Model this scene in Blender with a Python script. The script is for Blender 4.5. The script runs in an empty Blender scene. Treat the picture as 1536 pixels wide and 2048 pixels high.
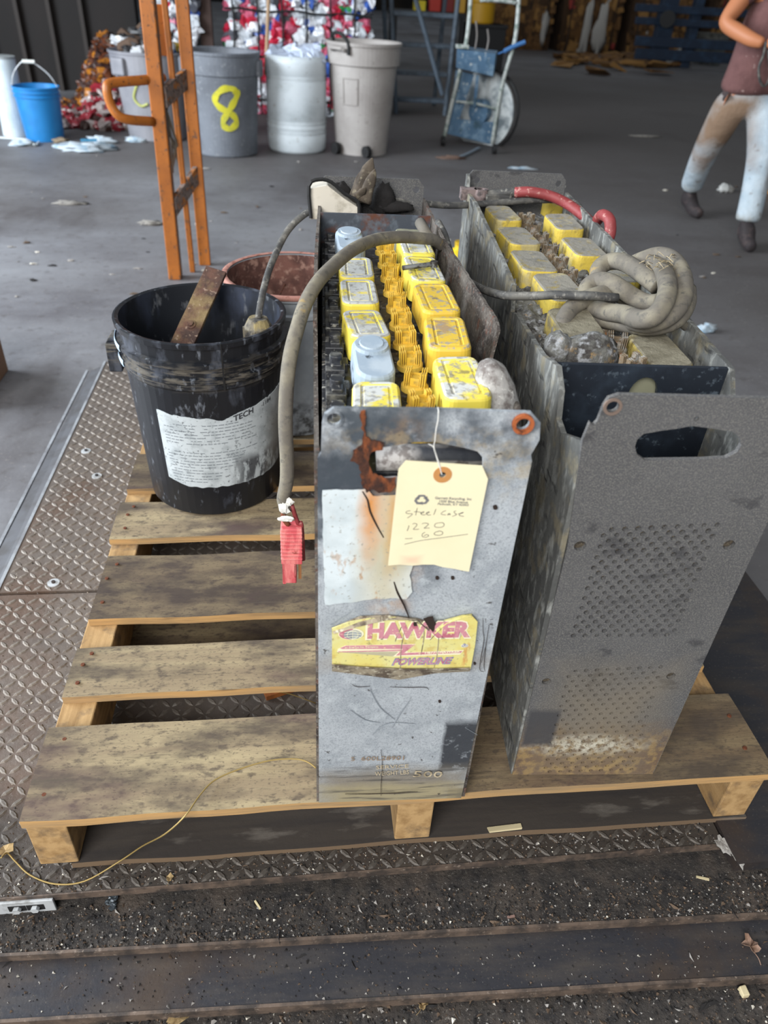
import bpy, math, random
from mathutils import Vector, Matrix, noise as mn
random.seed(7)
PI = math.pi
S = bpy.context.scene
C = S.collection

# ------------------------------------------------------------------ camera
CAM = Vector((0.506, -0.745, 0.9992))
PITCH, ROLL, YAW, FPX = 0.6252, 0.0603, -0.1383, 1484.0
_f = Vector((-math.sin(YAW)*math.cos(PITCH), math.cos(YAW)*math.cos(PITCH), -math.sin(PITCH)))
_r = Vector((math.cos(YAW), math.sin(YAW), 0))
_u = _r.cross(_f)
CR = _r*math.cos(ROLL)+_u*math.sin(ROLL)
CU = -_r*math.sin(ROLL)+_u*math.cos(ROLL)
CF = _f
cam = bpy.data.cameras.new('camera')
cam.sensor_fit = 'HORIZONTAL'; cam.sensor_width = 36; cam.lens = 36*FPX/1536
cam.clip_start = .02; cam.clip_end = 200
cam.dof.use_dof = True; cam.dof.focus_distance = 1.05; cam.dof.aperture_fstop = 7.0
co = bpy.data.objects.new('camera', cam); C.objects.link(co); S.camera = co
m = Matrix.Identity(4)
for i in range(3):
    m[i][0], m[i][1], m[i][2], m[i][3] = CR[i], CU[i], -CF[i], CAM[i]
co.matrix_world = m

# ------------------------------------------------------------------ world, light, exposure
S.view_settings.view_transform = 'Standard'; S.view_settings.look = 'None'
S.view_settings.gamma = 1; S.view_settings.use_curve_mapping = False
S.view_settings.exposure = 0.0
W = bpy.data.worlds.new('world'); S.world = W; W.use_nodes = True
W.node_tree.nodes['Background'].inputs[0].default_value = (.86, .93, 1.0, 1)
W.node_tree.nodes['Background'].inputs[1].default_value = .27
def area(name, loc, target, sx, sy, power, col=(1, 1, 1)):
    l = bpy.data.lights.new(name, 'AREA'); l.shape = 'RECTANGLE'; l.size = sx; l.size_y = sy
    l.energy = power; l.color = col
    o = bpy.data.objects.new(name, l); C.objects.link(o); o.location = loc
    o.rotation_euler = (Vector(target)-Vector(loc)).to_track_quat('-Z', 'Y').to_euler()
    return o
# the big open dock door behind the photographer, and the open side door on the left
area('dock_door_light', (-1.3, -3.6, 3.0), (.6, .3, .2), 3.4, 2.4, 370, (1, .985, .96))
area('side_door_light', (-5.0, 2.0, 2.5), (.5, 3.0, 0), 4.2, 2.8, 900, (.86, .93, 1))

# ------------------------------------------------------------------ helpers
def lin(h):
    h = h.lstrip('#'); o = []
    for i in (0, 2, 4):
        c = int(h[i:i+2], 16)/255
        o.append(c/12.92 if c <= .04045 else ((c+.055)/1.055)**2.4)
    return (*o, 1)

class Fr:
    """local frame at loc with yaw; turns photo pixels into local points on a plane"""
    def __init__(s, loc=(0, 0, 0), yaw=0):
        s.loc = Vector(loc); s.yaw = yaw
        c, n = math.cos(yaw), math.sin(yaw)
        s.x = Vector((c, n, 0)); s.y = Vector((-n, c, 0))
    def ray(s, px, py):
        d = CF+CR*((px-768)/FPX)-CU*((py-1024)/FPX)
        o = CAM-s.loc
        return Vector((o.dot(s.x), o.dot(s.y), o.z)), Vector((d.dot(s.x), d.dot(s.y), d.z))
    def pl(s, px, py, ax, val):
        o, d = s.ray(px, py); return o+d*((val-o[ax])/d[ax])
    def u(s, px, py, v): return s.pl(px, py, 0, v)
    def v(s, px, py, v=0): return s.pl(px, py, 1, v)
    def z(s, px, py, v): return s.pl(px, py, 2, v)
    def w(s, p): return s.loc+s.x*p[0]+s.y*p[1]+Vector((0, 0, p[2]))
W0 = Fr()

MATS = {}
def mat(name, base, rough=.75, metal=0., layers=(), bump=None, rnd=False, spec=.5):
    if name in MATS: return MATS[name]
    M = bpy.data.materials.new(name); M.use_nodes = True; MATS[name] = M
    N = M.node_tree.nodes; L = M.node_tree.links
    b = N['Principled BSDF']; b.inputs['Roughness'].default_value = rough
    b.inputs['Metallic'].default_value = metal
    b.inputs['Specular IOR Level'].default_value = spec
    tc = N.new('ShaderNodeTexCoord'); vec = tc.outputs['Object']
    if rnd:
        oi = N.new('ShaderNodeObjectInfo'); mu = N.new('ShaderNodeVectorMath'); mu.operation = 'SCALE'
        cx = N.new('ShaderNodeCombineXYZ')
        for i in range(3): L.new(oi.outputs['Random'], cx.inputs[i])
        mu.inputs['Scale'].default_value = 37.3
        L.new(cx.outputs[0], mu.inputs[0]); ad = N.new('ShaderNodeVectorMath')
        L.new(vec, ad.inputs[0]); L.new(mu.outputs[0], ad.inputs[1]); nvec = ad.outputs[0]
    else: nvec = vec
    def tex(l):
        sc = l.get('s', 10); mp = N.new('ShaderNodeMapping')
        mp.inputs['Scale'].default_value = sc if isinstance(sc, tuple) else (sc, sc, sc)
        mp.inputs['Location'].default_value = l.get('o', (random.uniform(0, 9), random.uniform(0, 9), random.uniform(0, 9)))
        L.new(nvec, mp.inputs['Vector'])
        t = l.get('t', 'n')
        if t == 'n':
            n = N.new('ShaderNodeTexNoise'); n.inputs['Scale'].default_value = 1
            n.inputs['Detail'].default_value = l.get('d', 6); n.inputs['Roughness'].default_value = l.get('r', .6)
            n.inputs['Distortion'].default_value = l.get('dist', 0)
            out = n.outputs['Fac']
        elif t == 'v':
            n = N.new('ShaderNodeTexVoronoi'); n.inputs['Scale'].default_value = 1; out = n.outputs['Distance']
        else:
            n = N.new('ShaderNodeTexWave'); n.inputs['Scale'].default_value = 1
            n.inputs['Distortion'].default_value = l.get('dist', 3); n.inputs['Detail'].default_value = 3
            out = n.outputs['Fac']
        L.new(mp.outputs[0], n.inputs['Vector']); return out
    def mr(x, a, c_, lo=0, hi=1):
        n = N.new('ShaderNodeMapRange'); n.inputs[1].default_value = a; n.inputs[2].default_value = c_
        n.inputs[3].default_value = lo; n.inputs[4].default_value = hi
        if hasattr(x, 'links'): L.new(x, n.inputs[0])
        return n.outputs[0]
    def math2(op, a, c_):
        n = N.new('ShaderNodeMath'); n.operation = op
        for i, x in enumerate((a, c_)):
            if hasattr(x, 'links'): L.new(x, n.inputs[i])
            else: n.inputs[i].default_value = x
        return n.outputs[0]
    col = None; rg = None
    for l in layers:
        fac = None
        if l.get('lo') is not None:
            fac = mr(tex(l), l['lo'], l['hi'])
        if 'box' in l:
            (cx_, cy_, cz_), (hx, hy, hz), soft = l['box'][:3]; dis = l['box'][3] if len(l['box']) > 3 else .3
            s1 = N.new('ShaderNodeVectorMath'); s1.operation = 'SUBTRACT'; L.new(vec, s1.inputs[0]); s1.inputs[1].default_value = (cx_, cy_, cz_)
            s2 = N.new('ShaderNodeVectorMath'); s2.operation = 'DIVIDE'; L.new(s1.outputs[0], s2.inputs[0]); s2.inputs[1].default_value = (hx, hy, hz)
            nz = N.new('ShaderNodeTexNoise'); nz.inputs['Scale'].default_value = l.get('bs', 40); nz.inputs['Detail'].default_value = 5; L.new(vec, nz.inputs['Vector'])
            s3 = N.new('ShaderNodeVectorMath'); s3.operation = 'MULTIPLY_ADD'; L.new(nz.outputs['Color'], s3.inputs[0])
            s3.inputs[1].default_value = (2*dis,)*3; s3.inputs[2].default_value = (-dis,)*3
            s4 = N.new('ShaderNodeVectorMath'); L.new(s2.outputs[0], s4.inputs[0]); L.new(s3.outputs[0], s4.inputs[1])
            if l.get('ell'):
                s5 = N.new('ShaderNodeVectorMath'); s5.operation = 'LENGTH'; L.new(s4.outputs[0], s5.inputs[0]); mx = s5.outputs['Value']
            else:
                s5 = N.new('ShaderNodeVectorMath'); s5.operation = 'ABSOLUTE'; L.new(s4.outputs[0], s5.inputs[0])
                sp = N.new('ShaderNodeSeparateXYZ'); L.new(s5.outputs[0], sp.inputs[0])
                mx = math2('MAXIMUM', math2('MAXIMUM', sp.outputs[0], sp.outputs[1]), sp.outputs[2])
            f2 = mr(mx, 1+soft, 1-soft)
            fac = f2 if fac is None else math2('MULTIPLY', fac, f2)
        if l.get('up'):
            g = N.new('ShaderNodeNewGeometry'); vt = N.new('ShaderNodeVectorTransform'); vt.vector_type = 'NORMAL'
            vt.convert_from = 'WORLD'; vt.convert_to = 'OBJECT'; L.new(g.outputs['Normal'], vt.inputs[0])
            sp = N.new('ShaderNodeSeparateXYZ'); L.new(vt.outputs[0], sp.inputs[0])
            f3 = mr(sp.outputs[2], .45, .8)
            fac = f3 if fac is None else math2('MULTIPLY', fac, f3)
        if fac is None: fac = 1.0
        fac = math2('MULTIPLY', fac, l.get('op', 1.0))
        mx_ = N.new('ShaderNodeMix'); mx_.data_type = 'RGBA'
        L.new(fac, mx_.inputs[0])
        if col is None: mx_.inputs[6].default_value = lin(base)
        else: L.new(col, mx_.inputs[6])
        mx_.inputs[7].default_value = lin(l['c'])
        col = mx_.outputs[2]
        if 'rough' in l:
            m2 = N.new('ShaderNodeMix'); L.new(fac, m2.inputs[0])
            if rg is None: m2.inputs[2].default_value = rough
            else: L.new(rg, m2.inputs[2])
            m2.inputs[3].default_value = l['rough']; rg = m2.outputs[0]
    if col is None: b.inputs['Base Color'].default_value = lin(base)
    else: L.new(col, b.inputs['Base Color'])
    if rg is not None: L.new(rg, b.inputs['Roughness'])
    if bump:
        bn = N.new('ShaderNodeBump'); bn.inputs['Strength'].default_value = bump[0]; bn.inputs['Distance'].default_value = bump[2]
        L.new(tex({'s': bump[1], 'd': 8, 'r': .65}), bn.inputs['Height']); L.new(bn.outputs[0], b.inputs['Normal'])
    return M
def glass(name, col, rough=.15, tr=.6):
    M = mat(name, col, rough); M.node_tree.nodes['Principled BSDF'].inputs['Transmission Weight'].default_value = tr
    return M

class MB:
    def __init__(s): s.v = []; s.f = []; s.mi = []
    def add(s, vs, fs, mi=0):
        k = len(s.v); s.v += [tuple(v) for v in vs]; s.f += [tuple(i+k for i in f) for f in fs]; s.mi += [mi]*len(fs); return s
    def box(s, c, sz, R=None, mi=0, jit=0):
        x, y, z = sz[0]/2, sz[1]/2, sz[2]/2
        vs = [Vector(p) for p in ((-x,-y,-z),(x,-y,-z),(x,y,-z),(-x,y,-z),(-x,-y,z),(x,-y,z),(x,y,z),(-x,y,z))]
        if jit: vs = [v+Vector([random.uniform(-jit, jit) for _ in range(3)]) for v in vs]
        if R is not None: vs = [R @ v for v in vs]
        return s.add([v+Vector(c) for v in vs], [(0,3,2,1),(4,5,6,7),(0,1,5,4),(1,2,6,5),(2,3,7,6),(3,0,4,7)], mi)
    def bb(s, a, b, mi=0): return s.box([(a[i]+b[i])/2 for i in range(3)], [abs(b[i]-a[i]) for i in range(3)], None, mi)
    def cyl(s, p0, p1, r0, r1=None, n=16, mi=0, cap=True):
        p0, p1 = Vector(p0), Vector(p1); r1 = r0 if r1 is None else r1
        q = (p1-p0).to_track_quat('Z', 'Y').to_matrix()
        vs = []
        for p, r in ((p0, r0), (p1, r1)):
            vs += [p+q @ Vector((r*math.cos(2*PI*i/n), r*math.sin(2*PI*i/n), 0)) for i in range(n)]
        fs = [(i, (i+1) % n, n+(i+1) % n, n+i) for i in range(n)]
        if cap: fs += [tuple(range(n))[::-1], tuple(range(n, 2*n))]
        return s.add(vs, fs, mi)
    def tube(s, pts, r, n=10, mi=0, sm=4, cap=True):
        pts = [Vector(p) for p in pts]
        if sm > 1 and len(pts) > 2: pts = catmull(pts, sm)
        m = len(pts); vs = []; up = Vector((0, 0, 1)); t0 = (pts[1]-pts[0]).normalized()
        if abs(t0.dot(up)) > .9: up = Vector((1, 0, 0))
        nx = t0.cross(up).normalized()
        for i, p in enumerate(pts):
            t = (pts[min(i+1, m-1)]-pts[max(i-1, 0)]).normalized()
            nx = (nx-t*nx.dot(t)).normalized(); ny = t.cross(nx)
            rr = r(i/(m-1)) if callable(r) else r
            vs += [p+(nx*math.cos(2*PI*k/n)+ny*math.sin(2*PI*k/n))*rr for k in range(n)]
        fs = [(i*n+k, i*n+(k+1) % n, (i+1)*n+(k+1) % n, (i+1)*n+k) for i in range(m-1) for k in range(n)]
        if cap: fs += [tuple(range(n))[::-1], tuple(range((m-1)*n, m*n))]
        return s.add(vs, fs, mi)
    def lathe(s, prof, c=(0, 0, 0), n=48, mi=0, a0=0, a1=2*PI, sx=1, sy=1):
        full = abs(a1-a0-2*PI) < 1e-6; k = n if full else n+1; vs = []
        for r, z in prof:
            for i in range(k):
                a = a0+(a1-a0)*i/n
                vs.append((c[0]+r*sx*math.cos(a), c[1]+r*sy*math.sin(a), c[2]+z))
        fs = []
        for j in range(len(prof)-1):
            for i in range(n):
                i2 = (i+1) % k
                fs.append((j*k+i, j*k+i2, (j+1)*k+i2, (j+1)*k+i))
        return s.add(vs, fs, mi)
    def loft(s, loops, mi=0, cap0=True, cap1=True):
        n = len(loops[0]); vs = [p for l in loops for p in l]
        fs = [(j*n+i, j*n+(i+1) % n, (j+1)*n+(i+1) % n, (j+1)*n+i) for j in range(len(loops)-1) for i in range(n)]
        if cap0: fs.append(tuple(range(n))[::-1])
        if cap1: fs.append(tuple(range((len(loops)-1)*n, len(loops)*n)))
        return s.add(vs, fs, mi)
    def blob(s, c, r, seed=0, amp=.3, fr=2., n=10, mi=0, R=None, flat=0):
        vs = []; nn = n; mm = max(4, n//2+1)
        for j in range(mm+1):
            th = PI*j/mm
            for i in range(nn):
                a = 2*PI*i/nn
                d = Vector((math.sin(th)*math.cos(a), math.sin(th)*math.sin(a), math.cos(th)))
                k = 1+amp*mn.noise(d*fr+Vector((seed*3.1, seed*1.7, seed*.9)))*1.6
                p = Vector((d.x*r[0]*k, d.y*r[1]*k, d.z*r[2]*k))
                if R is not None: p = R @ p
                vs.append(p+Vector(c))
        fs = [(j*nn+i, (j+1)*nn+i, (j+1)*nn+(i+1) % nn, j*nn+(i+1) % nn) for j in range(mm) for i in range(nn)]
        return s.add(vs, fs, mi)
    def build(s, name, ms, parent=None, smooth=False, bevel=0, loc=None, solid=0, sub=0, kind=None, label=None):
        me = bpy.data.meshes.new(name); me.from_pydata(s.v, [], s.f)
        ms = ms if isinstance(ms, (list, tuple)) else [ms]
        for x in ms: me.materials.append(x)
        if len(ms) > 1: me.polygons.foreach_set('material_index', s.mi)
        if smooth: me.polygons.foreach_set('use_smooth', [True]*len(s.f))
        me.validate(); me.update()
        return link(name, me, parent, bevel, loc, solid, sub, kind, label, smooth)
def link(name, me, parent=None, bevel=0, loc=None, solid=0, sub=0, kind=None, label=None, smooth=False):
    o = bpy.data.objects.new(name, me); C.objects.link(o)
    if parent is not None: o.parent = parent
    if loc is not None: o.location = loc
    if solid: md = o.modifiers.new('s', 'SOLIDIFY'); md.thickness = solid; md.offset = 0
    if sub: md = o.modifiers.new('u', 'SUBSURF'); md.levels = md.render_levels = sub
    if bevel:
        md = o.modifiers.new('b', 'BEVEL'); md.width = bevel; md.segments = 2; md.limit_method = 'ANGLE'; md.angle_limit = .6
    if kind: o['kind'] = kind
    if label: o['label'] = label
    return o
def catmull(p, k):
    q = [2*p[0]-p[1]]+list(p)+[2*p[-1]-p[-2]]; out = []
    for i in range(1, len(q)-2):
        a, b, c, d = q[i-1], q[i], q[i+1], q[i+2]
        for j in range(k):
            t = j/k
            out.append(.5*((2*b)+(c-a)*t+(2*a-5*b+4*c-d)*t*t+(3*b-a-3*c+d)*t*t*t))
    out.append(Vector(q[-2])); return out
def thing(name, label, cat, loc=(0, 0, 0), yaw=0, group=None):
    o = bpy.data.objects.new(name, None); C.objects.link(o); o.location = loc; o.rotation_euler = (0, 0, yaw)
    o.empty_display_size = .05
    o['label'] = label; o['category'] = cat
    if group: o['group'] = group
    return o
def tag(o, label, cat, group=None):
    o['label'] = label; o['category'] = cat
    if group: o['group'] = group
    return o
def rr(cx, cy, hx, hy, r, n=5):
    out = []
    for (sx, sy, a0) in ((1, 1, 0), (-1, 1, PI/2), (-1, -1, PI), (1, -1, 1.5*PI)):
        for i in range(n+1):
            a = a0+PI/2*i/n
            out.append((cx+sx*(hx-r)+r*math.cos(a), cy+sy*(hy-r)+r*math.sin(a)))
    return out
def circ(cx, cy, r, n=12, ry=None):
    return [(cx+r*math.cos(2*PI*i/n), cy+(ry or r)*math.sin(2*PI*i/n)) for i in range(n)]
def curve_mesh(loops, thick):
    """flat sheet with holes: loops in the xy plane, even-odd filled, thickness along z (centred)"""
    cu = bpy.data.curves.new('t', 'CURVE'); cu.dimensions = '2D'; cu.fill_mode = 'BOTH'; cu.extrude = thick/2
    for lp in loops:
        sp = cu.splines.new('POLY'); sp.points.add(len(lp)-1); sp.use_cyclic_u = True
        for i, p in enumerate(lp): sp.points[i].co = (p[0], p[1], 0, 1)
    return grab(cu)
def grab(cu):
    o = bpy.data.objects.new('t', cu); C.objects.link(o)
    dg = bpy.context.evaluated_depsgraph_get(); dg.update()
    me = bpy.data.meshes.new_from_object(o.evaluated_get(dg))
    vs = [v.co.copy() for v in me.vertices]; fs = [tuple(p.vertices) for p in me.polygons]
    bpy.data.objects.remove(o); bpy.data.meshes.remove(me); bpy.data.curves.remove(cu)
    return vs, fs
def text_mesh(body, size, bold=0, shear=0, depth=.0003, sx=1, align='CENTER', sp=1.0):
    cu = bpy.data.curves.new('t', 'FONT'); cu.body = body; cu.size = size; cu.offset = bold*size; cu.shear = shear
    cu.extrude = depth; cu.align_x = align; cu.align_y = 'CENTER'; cu.resolution_u = 2; cu.space_character = sp
    vs, fs = grab(cu)
    return [Vector((v.x*sx, v.y, v.z)) for v in vs], fs
def copy_tree(o, parent=None):
    c = o.copy(); C.objects.link(c); c.parent = parent
    for ch in [x for x in ALLCH.get(o.name, [])]: copy_tree(ch, c)
    return c
ALLCH = {}
def kids(o):
    ALLCH[o.name] = [x for x in C.objects if x.parent == o]
    for x in ALLCH[o.name]: kids(x)
def XZ(vs, v=0, flip=-1): return [Vector((p.x, v+flip*p.z, p.y)) for p in vs]   # sheet drawn in xy -> stands in xz
def YZ(vs, u=0): return [Vector((u+p.z, p.x, p.y)) for p in vs]                # sheet drawn in xy -> stands in yz
# ------------------------------------------------------------------ materials
ZF = -.107
m_floor = mat('concrete', '87888c', .52, layers=[
    dict(s=(.9, 1.3, 1), lo=.4, hi=.66, c='57555a', op=.75), dict(s=(3, 5, 3), lo=.42, hi=.7, c='94969b', op=.5, rough=.5),
    dict(box=((5.6, 6.5, -.1), (4.6, 8.5, 1), .55, .35), bs=.7, c='453f3b', op=.9, rough=.7), dict(box=((1.4, 7.5, -.1), (2.6, 2.6, 1), .5, .5), bs=.9, c='413b38', op=.8, rough=.7),  # oily dirt, also painting the side light's falloff toward right and back
    dict(s=22, lo=.55, hi=.75, c='4b4643', op=.6), dict(s=(.35, .35, 1), lo=.5, hi=.62, c='4c4643', op=.5),
    dict(s=90, lo=.62, hi=.72, c='a09a94', op=.5),
    dict(s=(1.2, .5, 1), lo=.58, hi=.7, c='3a3330', op=.6)], bump=(.35, 30, .004))
m_dirt = mat('dirt', '3c3733', .95, layers=[
    dict(s=60, lo=.4, hi=.65, c='211f20'), dict(s=14, lo=.5, hi=.7, c='5b5047', op=.7), dict(s=300, lo=.6, hi=.72, c='8f8a83', op=.7)], bump=(.9, 120, .006))
m_steel = mat('dark_steel', '35353a', .5, .35, layers=[
    dict(s=(8, 30, 8), lo=.45, hi=.7, c='4a443f', op=.8, rough=.75), dict(s=240, lo=.6, hi=.68, c='5f5a55', op=.6), dict(s=5, lo=.5, hi=.66, c='4e4034', op=.7)], bump=(.3, 90, .002))
m_edge = mat('rusty_steel_edge', '6a5b50', .6, .2, layers=[dict(s=40, lo=.4, hi=.6, c='413a36'), dict(s=130, lo=.6, hi=.7, c='8a7c70')], bump=(.4, 90, .001))
m_tread = mat('tread_plate', '6b625b', .6, .25, layers=[
    dict(s=9, lo=.4, hi=.65, c='5c5550', op=.9), dict(s=40, lo=.5, hi=.7, c='70655b', op=.7), dict(s=3, lo=.5, hi=.62, c='5e4636', op=.7),
    dict(s=160, lo=.62, hi=.7, c='9a948c', op=.6),
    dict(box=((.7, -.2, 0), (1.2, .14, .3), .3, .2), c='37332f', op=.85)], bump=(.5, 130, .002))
m_lug = mat('tread_lug', '7d756d', .6, .25, layers=[dict(s=15, lo=.45, hi=.65, c='645c55'), dict(s=60, lo=.6, hi=.7, c='8f8a83'),
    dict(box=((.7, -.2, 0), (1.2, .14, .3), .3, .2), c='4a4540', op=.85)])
m_alu = mat('zinc_steel', 'bcc0c3', .5, .15, layers=[dict(s=30, lo=.5, hi=.7, c='6e6b66')])
m_black = mat('black_plastic', '1b1c20', .5, layers=[dict(s=30, lo=.5, hi=.7, c='3c3b3c', op=.7)])
m_rubber = mat('black_rubber', '161617', .7)
def wood(name, base, mid, dark, amt=.5, fresh='bd9560'):
    return mat(name, fresh, .85, layers=[
        dict(up=True, c=base), dict(s=(3, 45, 45), lo=.38, hi=.62, c=mid, op=.9), dict(s=(2.5, 6, 4), lo=.42, hi=.62, c=mid, up=True, op=.8),
        dict(box=((.86, .07, .12), (.34, .09, .1), .5, .5), bs=6, c='6a543c', up=True, op=.6), dict(s=(7, 16, 10), lo=amt, hi=amt+.17, c=dark, up=True, op=.88), dict(s=(45, 90, 60), lo=.55, hi=.66, c=dark, up=True, op=.7), dict(s=(160, 300, 160), lo=.56, hi=.64, c=dark, up=True, op=.6), dict(s=(3, 7, 5), lo=.56, hi=.66, c='4a3538', up=True, op=.65),
        dict(s=(1.5, 3, 3), lo=.52, hi=.68, c='3a2f26', up=True, op=.7), dict(s=(9, 150, 150), lo=.6, hi=.7, c='4c4338', op=.6)],
        bump=(.5, (20, 220, 220), .002), rnd=True)
m_wood = wood('pallet_wood', 'a39473', '84745c', '4a4037', .45)
m_wood2 = wood('pallet_wood_dark', '87785b', '695a46', '382d29', .42)
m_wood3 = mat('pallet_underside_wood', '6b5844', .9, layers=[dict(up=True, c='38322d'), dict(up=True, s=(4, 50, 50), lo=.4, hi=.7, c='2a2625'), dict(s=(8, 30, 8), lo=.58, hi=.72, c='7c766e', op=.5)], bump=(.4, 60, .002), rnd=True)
m_wood4 = mat('pallet_stringer_wood', 'b39264', .85, layers=[dict(s=(60, 4, 60), lo=.4, hi=.65, c='94744a'), dict(s=25, lo=.5, hi=.66, c='5f5040', op=.8)], bump=(.4, 90, .002), rnd=True)
m_rust = mat('rust', '6b3a20', .9, layers=[dict(s=60, lo=.4, hi=.6, c='3d2318'), dict(s=140, lo=.6, hi=.7, c='a85c26')], bump=(.8, 200, .001))

# ------------------------------------------------------------------ setting
def plane(name, x0, x1, y0, y1, z, m, kind='structure'):
    return MB().add([(x0, y0, z), (x1, y0, z), (x1, y1, z), (x0, y1, z)], [(0, 1, 2, 3)]).build(name, m, kind=kind)
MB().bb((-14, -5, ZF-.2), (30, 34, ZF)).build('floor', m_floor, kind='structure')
m_wall = mat('dark_sheet_wall', '1b1513', .8, layers=[dict(s=(3, 3, 1), lo=.4, hi=.7, c='120f0e')])
wb = MB().bb((-14, 8.2, ZF), (-1.0, 8.4, 6)).build('wall_left', m_wall, kind='structure')
for i in range(26):
    x = -9+i*.3
    MB().loft([[(x-.035, 8.2, ZF), (x+.035, 8.2, ZF), (x+.018, 8.13, ZF), (x-.018, 8.13, ZF)], [(x-.035, 8.2, 6), (x+.035, 8.2, 6), (x+.018, 8.13, 6), (x-.018, 8.13, 6)]]).build('wall_rib', mat('wall_rib', '2b2420', .7), wb)
m_back = mat('back_wall', '17130f', .9, layers=[dict(s=1.5, lo=.45, hi=.6, c='2c2318')])
MB().bb((-14, 33.6, ZF), (30, 33.9, 7)).build('wall_back', m_back, kind='structure')
MB().bb((29.6, -5, ZF), (29.9, 33.6, 7)).build('wall_right', m_back, kind='structure')

# ------------------------------------------------------------------ platform scale under the pallet
sc = thing('platform_scale', 'rusty diamond tread steel scale deck lying under the pallet', 'scale', (0, 0, 0))
MB().bb((-.078, .388, -.012), (1.45, 1.44, 0)).build('deck_plate', m_tread, sc)
MB().bb((-.078, -.212, -.012), (1.108, .380, 0)).build('deck_plate', m_tread, sc)
MB().bb((1.112, -.244, -.016), (1.45, .380, .004)).build('corner_plate', m_steel, sc, label='smooth dark corner plate')
MB().bb((-.02, -.13, ZF), (1.4, 1.38, -.012)).build('frame', m_steel, sc)
MB().loft([[(-.082, -.2, -.012), (-.14, -.2, -.03), (-.14, -.2, -.036), (-.082, -.2, -.02)], [(-.082, 1.44, -.012), (-.125, 1.44, -.03), (-.125, 1.44, -.036), (-.082, 1.44, -.02)]]).build('side_ramp', mat('grey_steel_ramp', '5e5f63', .5, .4, layers=[dict(s=20, lo=.45, hi=.7, c='4d4b4b')]), sc)
MB().bb((-.0825, -.2, -.004), (-.076, 1.44, .0015)).build('edge_strip', mat('worn_edge', 'a2a6ab', .5, .2, layers=[dict(s=18, lo=.4, hi=.7, c='77767a')]), sc)
lg = MB()
def lug(x, y, a):
    L_, w, h = .0115, .0036, .0018
    c, s_ = math.cos(a), math.sin(a)
    P = lambda u, v, z: (x+u*c-v*s_, y+u*s_+v*c, z)
    vs = [P(-L_, 0, 0), P(-L_*.4, -w, 0), P(L_*.4, -w, 0), P(L_, 0, 0), P(L_*.4, w, 0), P(-L_*.4, w, 0),
          P(-L_*.65, 0, h*.8), P(-L_*.3, -w*.45, h), P(L_*.3, -w*.45, h), P(L_*.65, 0, h*.8), P(L_*.3, w*.45, h), P(-L_*.3, w*.45, h)]
    fs = [(i, (i+1) % 6, 6+(i+1) % 6, 6+i) for i in range(6)]+[(6, 7, 8, 9, 10, 11)]
    lg.add(vs, fs)
PX = .0188
for i in range(81):
    for j in range(89):
        x = -.062+i*PX; y = -.203+j*PX
        if x > 1.43 or y > 1.43 or (x > 1.10 and y < .4) or abs(y-.384) < .012: continue
        lug(x, y, PI/4 if (i+j) % 2 else -PI/4)
MB().bb((-.078, -.2135, -.012), (1.108, -.2115, .0012)).build('edge_strip', m_edge, sc)
MB().bb((-.141, -.2, -.034), (-.134, 1.44, -.0285)).build('edge_strip', MATS['worn_edge'], sc)
lg.build('tread_lugs', m_lug, sc, kind='stuff')
for (x, y) in ((-.023, .909), (.026, .794), (.021, .411)):
    b = MB().cyl((x, y, 0), (x, y, .0025), .0115, n=20).build('washer', m_alu, sc)
    MB().cyl((x, y, .0025), (x, y, .006), .004, n=6).build('bolt', m_steel, b)
br = MB().bb((-.08, -.2175, -.034), (.172, -.2135, -.004)).build('front_bracket', m_alu, sc, bevel=.001)
for x in (.125, .148):
    MB().bb((x-.011, -.2182, -.024), (x+.011, -.2174, -.012)).build('bolt_slot', m_rubber, br)
    MB().cyl((x, -.217, -.018), (x, -.223, -.018), .0055, n=6).build('bolt', m_alu, br)

# dirty steel planks stepping down in front of the scale
def yawbox(name, lab, x0, x1, yf, yb, z0, z1, yaw, m, edge=True):
    t = thing(name, lab, 'plate', (.1, yf, z0), yaw)
    MB().bb((x0-.1, .004, 0), (x1-.1, yb-yf, z1-z0)).build('plate_top', m, t)
    if edge: MB().bb((x0-.1, 0, -.0), (x1-.1, .004, z1-z0+.0012)).build('plate_edge', m_edge, t)
    return t
yawbox('steel_plank', 'dirt covered steel plank right below the diamond plate edge', -.35, 1.6, -.271, -.13, -.060, -.030, -.029, m_dirt)
yawbox('steel_plank', 'smooth dark steel plank nearest the camera', -.35, 1.6, -.341, -.262, -.060, -.043, -.032, m_steel)
MB().bb((-.4, -1.0, ZF), (1.8, -.30, -.060)).build('ground_dirt', m_dirt, kind='stuff')['label'] = 'dark gritty dirt on the ground in front of the lowest steel plank'
m_ch = [mat('grit_dark', '1f1d1d', .9), mat('grit_brown', '5a4a3c', .9), mat('grit_grey', '8c8884', .85), mat('grit_pale', 'c9c4b8', .8)]
def grit(n, fn, lab, s0=.0008, s1=.003, wts=(14, 9, 4, 1)):
    b = MB(); pool = [i for i, w in enumerate(wts) for _ in range(w)]
    for _ in range(n):
        x, y, z = fn(); s = random.uniform(s0, s1)*random.choice((.6, .8, 1, 1.4)); a = random.uniform(0, PI)
        R = Matrix.Rotation(a, 3, 'Z') @ Matrix.Rotation(random.uniform(-.6, .6), 3, 'X')
        k = random.choice((1, 1, 1, 1.4)) if random.random() < .97 else 4
        k2 = random.choice(pool)
        b.add([Vector(R @ Vector(p))*s+Vector((x, y, z+s*.3)) for p in ((-k, -.8, -.5), (k, -.6, -.5), (.3, .9, -.5), (-.2*k, .1, .8), (.5*k, -.1, .6))],
              [(0, 1, 4, 3), (1, 2, 4), (2, 0, 3), (2, 3, 4)], k2)
    o = b.build('grit', m_ch, kind='stuff'); o['label'] = lab
U = random.uniform
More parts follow.
